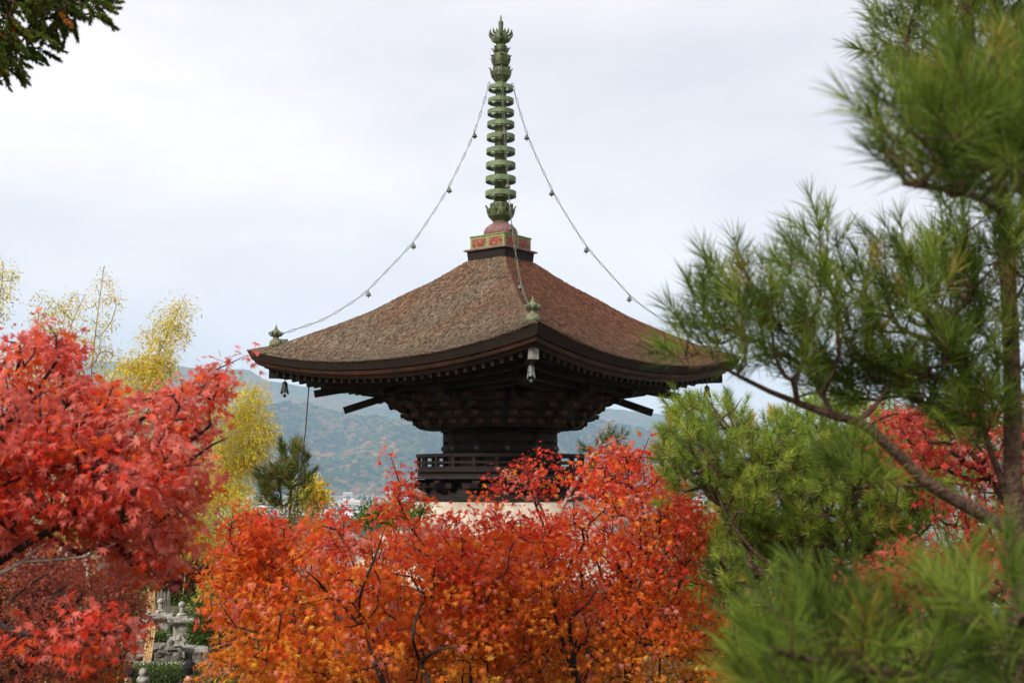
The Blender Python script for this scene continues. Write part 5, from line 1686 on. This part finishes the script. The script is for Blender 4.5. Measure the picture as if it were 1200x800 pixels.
def stupa(label, px, py_base, Y, h, mat='stone', grp='stone monuments'):
    """a stone treasure-casket stupa: stepped base, square body, roof with upturned horns, ringed spire"""
    p = P(px, py_base, Y)
    t = thing('stone_monument', label, 'monument', p, 0.25, grp)
    s = h
    def bx(name, z, w, hh, tp=1.0, bev=0.01):
        b = MB(); b.box((0, 0, z + hh / 2), (w, w, hh), taper=tp); return part(name, b, M[mat], t, bevel=bev)
    bx('base', 0, 0.62 * s, 0.09 * s); bx('base', 0.092 * s, 0.52 * s, 0.07 * s)
    bx('body', 0.164 * s, 0.37 * s, 0.24 * s); bx('neck', 0.406 * s, 0.33 * s, 0.09 * s)
    bx('eave', 0.498 * s, 0.46 * s, 0.045 * s, 1.15)
    b = MB()
    b.box((0, 0, 0.565 * s), (0.54 * s, 0.54 * s, 0.05 * s)); b.box((0, 0, 0.611 * s), (0.38 * s, 0.38 * s, 0.04 * s)); b.box((0, 0, 0.65 * s), (0.26 * s, 0.26 * s, 0.04 * s))
    rf = part('roof', b, M[mat], t, bevel=0.008)
    for k in range(4):
        a = k * PI / 2 + PI / 4
        b = MB(); d = Vector((math.cos(a), math.sin(a), 0))
        b.tube([d * 0.30 * s + Vector((0, 0, 0.54 * s)), d * 0.36 * s + Vector((0, 0, 0.60 * s)), d * 0.44 * s + Vector((0, 0, 0.675 * s))], [0.075 * s, 0.065 * s, 0.02 * s], 6)
        part('horn', b, M[mat], rf)
    b = MB()
    b.lathe([(0.09 * s, 0.67 * s), (0.12 * s, 0.69 * s), (0.09 * s, 0.73 * s), (0.05 * s, 0.74 * s), (0.055 * s, 0.77 * s), (0.048 * s, 0.78 * s), (0.055 * s, 0.81 * s), (0.048 * s, 0.82 * s), (0.052 * s, 0.85 * s), (0.045 * s, 0.86 * s), (0.075 * s, 0.89 * s), (0.085 * s, 0.93 * s), (0.06 * s, 0.98 * s), (0.01 * s, 1.0 * s)], 14)
    part('spire', b, M[mat], t, True)
    return t
stupa('pale stone stupa with upturned roof horns standing on the right', 212, 755, 27.2, 0.92)
stupa('pale stone stupa with upturned horns in front of the dark boards', 187, 750, 28.2, 0.93)
stupa('greyish stone stupa partly hidden by the tan boards and crimson leaves', 163, 752, 29.5, 0.80)
def gorinto(label, px, py, Y, h, mat='stone_dark'):
    p = P(px, py, Y)
    t = thing('small_stupa', label, 'gravestone', p, 0.3, 'small five-ring gravestones')
    s = h
    for nm, z, w, hh, sh in (('base', 0, 0.5, 0.26, 'b'), ('body', 0.26, 0.42, 0.28, 's'), ('roof', 0.54, 0.5, 0.18, 'r'), ('jewel', 0.72, 0.26, 0.28, 's')):
        b = MB()
        if sh == 'b': b.box((0, 0, (z + hh / 2) * s), (w * s, w * s, hh * s))
        elif sh == 'r': b.box((0, 0, (z + hh / 2) * s), (w * s, w * s, hh * s), taper=0.45)
        else: b.lathe([(0.35 * w * s, z * s), (0.5 * w * s, (z + hh * .4) * s), (0.42 * w * s, (z + hh * .75) * s), (0.1 * w * s, (z + hh) * s)], 14)
        part(nm, b, M[mat], t, sh == 's')
gorinto('squat dark mossy five-ring stone, leftmost of the small ones by the kerb', 188, 775, 25.7, 0.34)
gorinto('taller five-ring stone in the middle of the small ones', 200, 774, 25.75, 0.44)
gorinto('slim pale five-ring stone rising over the grass edge', 209, 770, 25.8, 0.46, 'stone')
gorinto('small dark five-ring stone at the foot of the slim pale one', 211, 777, 25.5, 0.28)

# wooden grave boards
def board(label, px, y_top, y_bot, Y, wpx, m, lean=0.0, tilt=0.0, ink=True):
    a = P(px, y_bot, Y); b = P(px + lean, y_top, Y + tilt)
    t = thing('grave_board', label, 'grave board', a, 0, 'wooden grave boards')
    d = (b - a); w = wpx / F * Y
    mb = MB()
    L_ = d.length; d.normalize()
    s = Vector((1, 0, 0)); s = (s - d * s.dot(d)).normalized(); n = s.cross(d)
    def pt(u, v): return s * (u * w / 2) + d * (v * L_)
    prof = [(-1, 0), (1, 0), (1, .86), (0.75, .875), (1, .89), (0.75, .905), (1, .92), (0.8, .95), (0, 1.0), (-0.8, .95), (-1, .92), (-0.75, .905), (-1, .89), (-0.75, .875), (-1, .86)]
    mb.prism([pt(u, v) for u, v in prof], n * 0.012, n * -0.012)
    part('plank', mb, M[m], t)
    if ink:
        mb = MB()
        rg = random.Random(int(px * 7))
        v = 0.10
        while v < 0.84:
            h = rg.uniform(0.018, 0.035)
            for q in range(3):
                u = rg.uniform(-0.4, 0.4); c = pt(u, v + rg.uniform(0, h)) + n * -0.0135 * (1 if n.y > 0 else -1)
                mb.beam(c - s * w * rg.uniform(.08, .22), c + s * w * rg.uniform(.08, .22) + d * rg.uniform(-.02, .02), 0.003, 0.012 if q < 2 else 0.02, up=n)
            v += h + 0.02
        part('brush_writing', mb, M['ink'], t)
    return t
for i, (px, yt, m) in enumerate(((173.6, 689, 'board_tan'), (177, 688, 'board_tan'), (180.4, 690, 'board_tan'), (185.5, 691, 'board_grey'), (189, 689, 'board_grey'), (193, 692, 'board_grey'), (197.5, 690, 'board_grey'))):
    nm = 'tan' if m == 'board_tan' else 'dark grey'
    which = ['leftmost tan board of the upright row behind the monuments', 'middle tan board of the upright row behind the monuments', 'third tan board of the row, next to the dark ones',
             'first dark weathered board beside the tan ones', 'second dark weathered board behind the middle monument', 'third dark weathered board of the upright row', 'last dark weathered board at the right end of the row'][i]
    board(which, px, yt, 752, 28.9, 3.3, m)
board('tan board leaning to the left edge in front of the kerb', 169.5, 731, 776, 25.5, 4.5, 'board_tan', 5.5, 0.35)
board('tan board leaning beside the first, its dark side edge in shade', 174.5, 730, 777, 25.45, 4.5, 'board_tan', 6.5, 0.4)
board('short tan board standing under the crimson leaves left of the kerb', 139, 757, 785, 25.0, 4.0, 'board_tan')

# hedges
def hx(px, Y): return (px - 600) / F * Y
hedge('long clipped green hedge in front of the pale stone kerb', hx(140, 24.4), hx(243, 24.4), 24.2, 24.95, 0.0, P(200, 781, 24.4).z, 71)
hedge('short clipped hedge between the leaning boards and the monuments', hx(178, 27.4), hx(202, 27.4), 27.3, 27.9, zt - 0.15, P(190, 742, 27.3).z, 72)
hedge('low strip of clipped green behind the grass-edge kerb', hx(206, 26.6), hx(250, 26.6), 26.45, 26.95, zt - 0.15, P(220, 756, 26.5).z, 73)
hedge('low hedge in the lower right corner of the graveyard below the board fence', hx(238, 21.8), hx(300, 21.8), 21.6, 22.2, 0.0, P(260, 797, 21.6).z, 74)
hedge('dark clipped hedge behind the upright grave boards', hx(140, 30), hx(225, 30), 30, 30.7, 1.3, P(190, 722, 30).z, 75)

# weathered board fence
ft = thing('board_fence', 'weathered grey plank fence under the lower left maple leaves', 'fence', P(258, 830, 23.0), 0.0)
rg = random.Random(4)
for i in range(11):
    px = 243.5 + i * 3.5
    tz = P(px, 774 + rg.uniform(-3, 4), 23.0)
    lo = Vector((tz.x, 23.0, 0.0))
    b = MB(); b.beam(lo - ft.location, tz - ft.location + Vector((rg.uniform(-.02, .02), 0, 0)), 0.048, 0.022, up=Vector((1, 0, 0)))
    part('plank', b, M['board_grey'], ft)
for z_ in (0.55, 1.25):
    b = MB(); b.beam(Vector((hx(241, 23), 23.03, z_)) - ft.location, Vector((hx(283, 23), 23.03, z_)) - ft.location, 0.03, 0.07)
    part('rail', b, M['board_grey'], ft)
# round-topped stone lantern post
lp = P(168, 782, 22.8)
lt = thing('stone_lantern', 'grey stone lantern post with rounded cap behind the capped visitor', 'lantern', (lp.x, 22.8, 0), 0)
b = MB(); b.box((0, 0, 0.12), (0.3, 0.3, 0.24)); part('base', b, M['stone'], lt, bevel=0.02)
b = MB(); b.lathe([(0.08, 0.24), (0.065, 0.3), (0.065, lp.z - 0.30), (0.08, lp.z - 0.26)], 14); part('shaft', b, M['stone'], lt, True)
b = MB(); b.lathe([(0.08, lp.z - 0.258), (0.105, lp.z - 0.245), (0.115, lp.z - 0.20), (0.09, lp.z - 0.155), (0.05, lp.z - 0.14), (0.075, lp.z - 0.115), (0.075, lp.z - 0.055), (0.05, lp.z - 0.012), (0.012, lp.z)], 18)
part('cap', b, M['stone'], lt, True)

# white-walled building behind the fine brown maple
bw0 = hx(-60, 36); bw1 = hx(120, 36)
bt = thing('storehouse', 'white plastered storehouse showing in chinks of the fine brown maple', 'building', ((bw0 + bw1) / 2, 38, 0))
W_ = bw1 - bw0
b = MB(); b.box((0, 0, 1.9), (W_, 4.0, 3.8)); part('wall', b, M['plaster'], bt)
b = MB()
zr0 = 3.7
b.add([(-W_ / 2 - .5, -2.6, zr0), (W_ / 2 + .5, -2.6, zr0), (W_ / 2 + .5, 2.6, zr0), (-W_ / 2 - .5, 2.6, zr0), (-W_ / 2 - .5, 0, zr0 + 1.3), (W_ / 2 + .5, 0, zr0 + 1.3)],
      [(0, 1, 5, 4), (2, 3, 4, 5), (1, 2, 5), (3, 0, 4), (3, 2, 1, 0)])
part('roof', b, M['tile'], bt)
for k in range(3):
    b = MB(); b.box((-W_ / 2 + 0.9 + k * 1.4, -2.03, 1.9), (0.12, 0.08, 3.6)); part('post', b, M['wood_dark'], bt)
b = MB(); b.box((W_ * 0.22, -2.04, 1.4), (1.8, 0.08, 2.2)); part('door', b, M['wood_dark'], bt)

# ------------------------------------------------------------------ visitors
def person(label, loc, rot, h, top_mat, back, has_pack):
    t = thing('person', label, 'person', loc, rot, 'visitors on the path')
    s = h / 1.72
    vs = []; es = []; rad = []
    def v(p, r, frm=None):
        vs.append(Vector(p) * s); rad.append((r * s, r * s * 0.92) if not isinstance(r, tuple) else (r[0] * s, r[1] * s))
        if frm is not None: es.append((frm, len(vs) - 1))
        return len(vs) - 1
    # facing -y
    pel = v((0, 0, 0.93), (0.155, 0.115)); ab = v((0, 0, 1.10), (0.145, 0.105), pel); chest = v((0, 0.0, 1.28), (0.165, 0.115), ab)
    neck0 = v((0, 0.01, 1.42), 0.075, chest); neck1 = v((0, -0.005, 1.49), 0.055, neck0)
    jaw = v((0, -0.02, 1.545), (0.062, 0.070), neck1); head = v((0, -0.01, 1.62), (0.074, 0.092), jaw); crown = v((0, 0.0, 1.69), (0.05, 0.06), head)
    hands = []
    for sg in (-1, 1):
        sh = v((sg * 0.185, 0.01, 1.375), 0.062, chest); el = v((sg * 0.235, 0.03, 1.10), 0.045, sh)
        wr = v((sg * 0.225, -0.06, 0.87), 0.028, el); pm = v((sg * 0.222, -0.085, 0.80), (0.036, 0.020), wr)
        for q, (dx, ln) in enumerate(((-0.026, 0.068), (-0.009, 0.078), (0.009, 0.074), (0.025, 0.058))):
            a = v((sg * 0.222 + dx * 0.4, -0.09 + dx, 0.755), 0.0092, pm); b = v((sg * 0.222 + dx * 0.4, -0.097 + dx, 0.755 - ln * .55), 0.0085, a); v((sg * 0.216 + dx * .4, -0.088 + dx, 0.755 - ln), 0.007, b)
        a = v((sg * 0.215, -0.118, 0.79), 0.0105, pm); v((sg * 0.212, -0.132, 0.755), 0.0085, a)
        hp = v((sg * 0.095, 0, 0.86), 0.092, pel); kn = v((sg * 0.10, -0.01 - 0.05 * sg, 0.48), 0.060, hp); an = v((sg * 0.10, 0.02 - 0.07 * sg, 0.09), 0.038, kn)
        v((sg * 0.115, -0.13 - 0.07 * sg, 0.035), (0.042, 0.030), an)
    me = bpy.data.meshes.new('body'); me.from_pydata([tuple(p) for p in vs], es, [])
    o = bpy.data.objects.new('tmp', me); COL.objects.link(o)
    sk = o.modifiers.new('skin', 'SKIN')
    for i, r_ in enumerate(rad):
        me.skin_vertices[0].data[i].radius = r_
    me.skin_vertices[0].data[0].use_root = True
    sb = o.modifiers.new('sub', 'SUBSURF'); sb.levels = 2; sb.render_levels = 2
    dg = bpy.context.evaluated_depsgraph_get()
    m2 = bpy.data.meshes.new_from_object(o.evaluated_get(dg)); m2.name = 'body'
    bpy.data.objects.remove(o)
    m2.materials.clear()
    for m in (M['skin'], top_mat, M['trousers'], M['shoe']): m2.materials.append(m)
    for p in m2.polygons:
        c = p.center / s
        p.material_index = 3 if c.z < 0.075 else 2 if c.z < 0.90 and abs(c.x) < 0.19 else 0 if c.z > 1.455 or (c.z < 0.86 and abs(c.x) > 0.185) else 1
        p.use_smooth = True
    link('body', m2, t)
    # face
    b = MB()
    b.lathe([(0.001, 0.03), (0.010, 0.01), (0.016, -0.02), (0.004, -0.03)], 8, (0, -0.098 * s, 1.60 * s)); part('nose', b, M['skin'], t, True)
    for sg in (-1, 1):
        b = MB(); b.lathe([(0.001, -0.009), (0.012, -0.003), (0.012, 0.003), (0.001, 0.009)], 10, (sg * 0.031 * s, -0.088 * s, 1.622 * s)); part('eye', b, M['hair'], t, True)
        b = MB(); b.box((sg * 0.031 * s, -0.094 * s, 1.645 * s), (0.036, 0.012, 0.008)); part('eyebrow', b, M['hair'], t)
        b = MB(); b.lathe([(0.004, -0.032), (0.014, -0.015), (0.016, 0.012), (0.004, 0.03)], 10, (sg * 0.077 * s, 0.0, 1.60 * s)); part('ear', b, M['skin'], t, True)
    b = MB(); b.box((0, -0.088 * s, 1.556 * s), (0.046, 0.012, 0.011)); part('mouth', b, M['box_red'], t)
    # hair and cap
    def shell(name, mat, rx, ry, rz, c, lo, fr):
        b = MB(); vs_ = []; fs_ = []
        n, m_ = 20, 9
        for i in range(m_ + 1):
            ph = PI / 2 - (PI / 2 - lo) * i / m_
            for k in range(n):
                th = 2 * PI * k / n
                cut = fr * max(0, -math.sin(th)) * (i / m_)
                ph2 = ph + cut
                vs_.append((c[0] + rx * math.cos(ph2) * math.cos(th), c[1] + ry * math.cos(ph2) * math.sin(th), c[2] + rz * math.sin(ph2)))
        for i in range(m_):
            for k in range(n):
                fs_.append((i * n + k, i * n + (k + 1) % n, (i + 1) * n + (k + 1) % n, (i + 1) * n + k))
        b.add(vs_, fs_); return part(name, b, mat, t, True)
    shell('hair', M['hair'], 0.088 * s, 0.103 * s, 0.112 * s, (0, 0.006 * s, 1.622 * s), -0.75, 0.95)
    cp = shell('cap', M['cap'], 0.097 * s, 0.113 * s, 0.105 * s, (0, 0.004 * s, 1.658 * s), -0.10, 0.05)
    b = MB(); ring(b, 0.088 * s, 0.103 * s, -0.018, 0.016, 24); b.xf(Matrix.Translation((0, 0.004 * s, 1.655 * s)) @ Matrix.Diagonal((1, 1.14, 1, 1))); part('brim', b, M['cap'], cp, True)
    # collar
    b = MB(); ring(b, 0.058 * s, 0.085 * s, 1.425 * s, 1.475 * s, 20); part('collar', b, top_mat, t, True)
    if has_pack:
        b = MB(); b.box((0, 0.185 * s, 1.20 * s), (0.29 * s, 0.15 * s, 0.42 * s), taper=0.86)
        bp_ = part('backpack', b, M['backpack'], t, bevel=0.04)
        b = MB(); b.box((0, 0.272 * s, 1.10 * s), (0.2 * s, 0.05 * s, 0.18 * s)); part('pocket', b, M['backpack'], bp_, bevel=0.015)
        for sg in (-1, 1):
            b = MB(); b.tube([(sg * 0.10 * s, 0.13 * s, 1.38 * s), (sg * 0.115 * s, 0.03 * s, 1.445 * s), (sg * 0.12 * s, -0.115 * s, 1.35 * s), (sg * 0.14 * s, -0.12 * s, 1.15 * s), (sg * 0.13 * s, 0.12 * s, 1.0 * s)], 0.022 * s, 6)
            part('strap', b, M['backpack'], bp_, True)
    return t
hp = P(151, 792, 20.2)
person('visitor in black cap and beige coat facing this way by the stone lantern', (hp.x, 20.2, hp.z - 1.615), 0.12, 1.72, M['jacket_beige'], False, False)
hp = P(222, 783, 20.8)
person('visitor in black beanie and rust jacket with black backpack seen from behind', (hp.x, 20.8, hp.z - 1.63), PI - 0.35, 1.72, M['jacket_brown'], True, True)
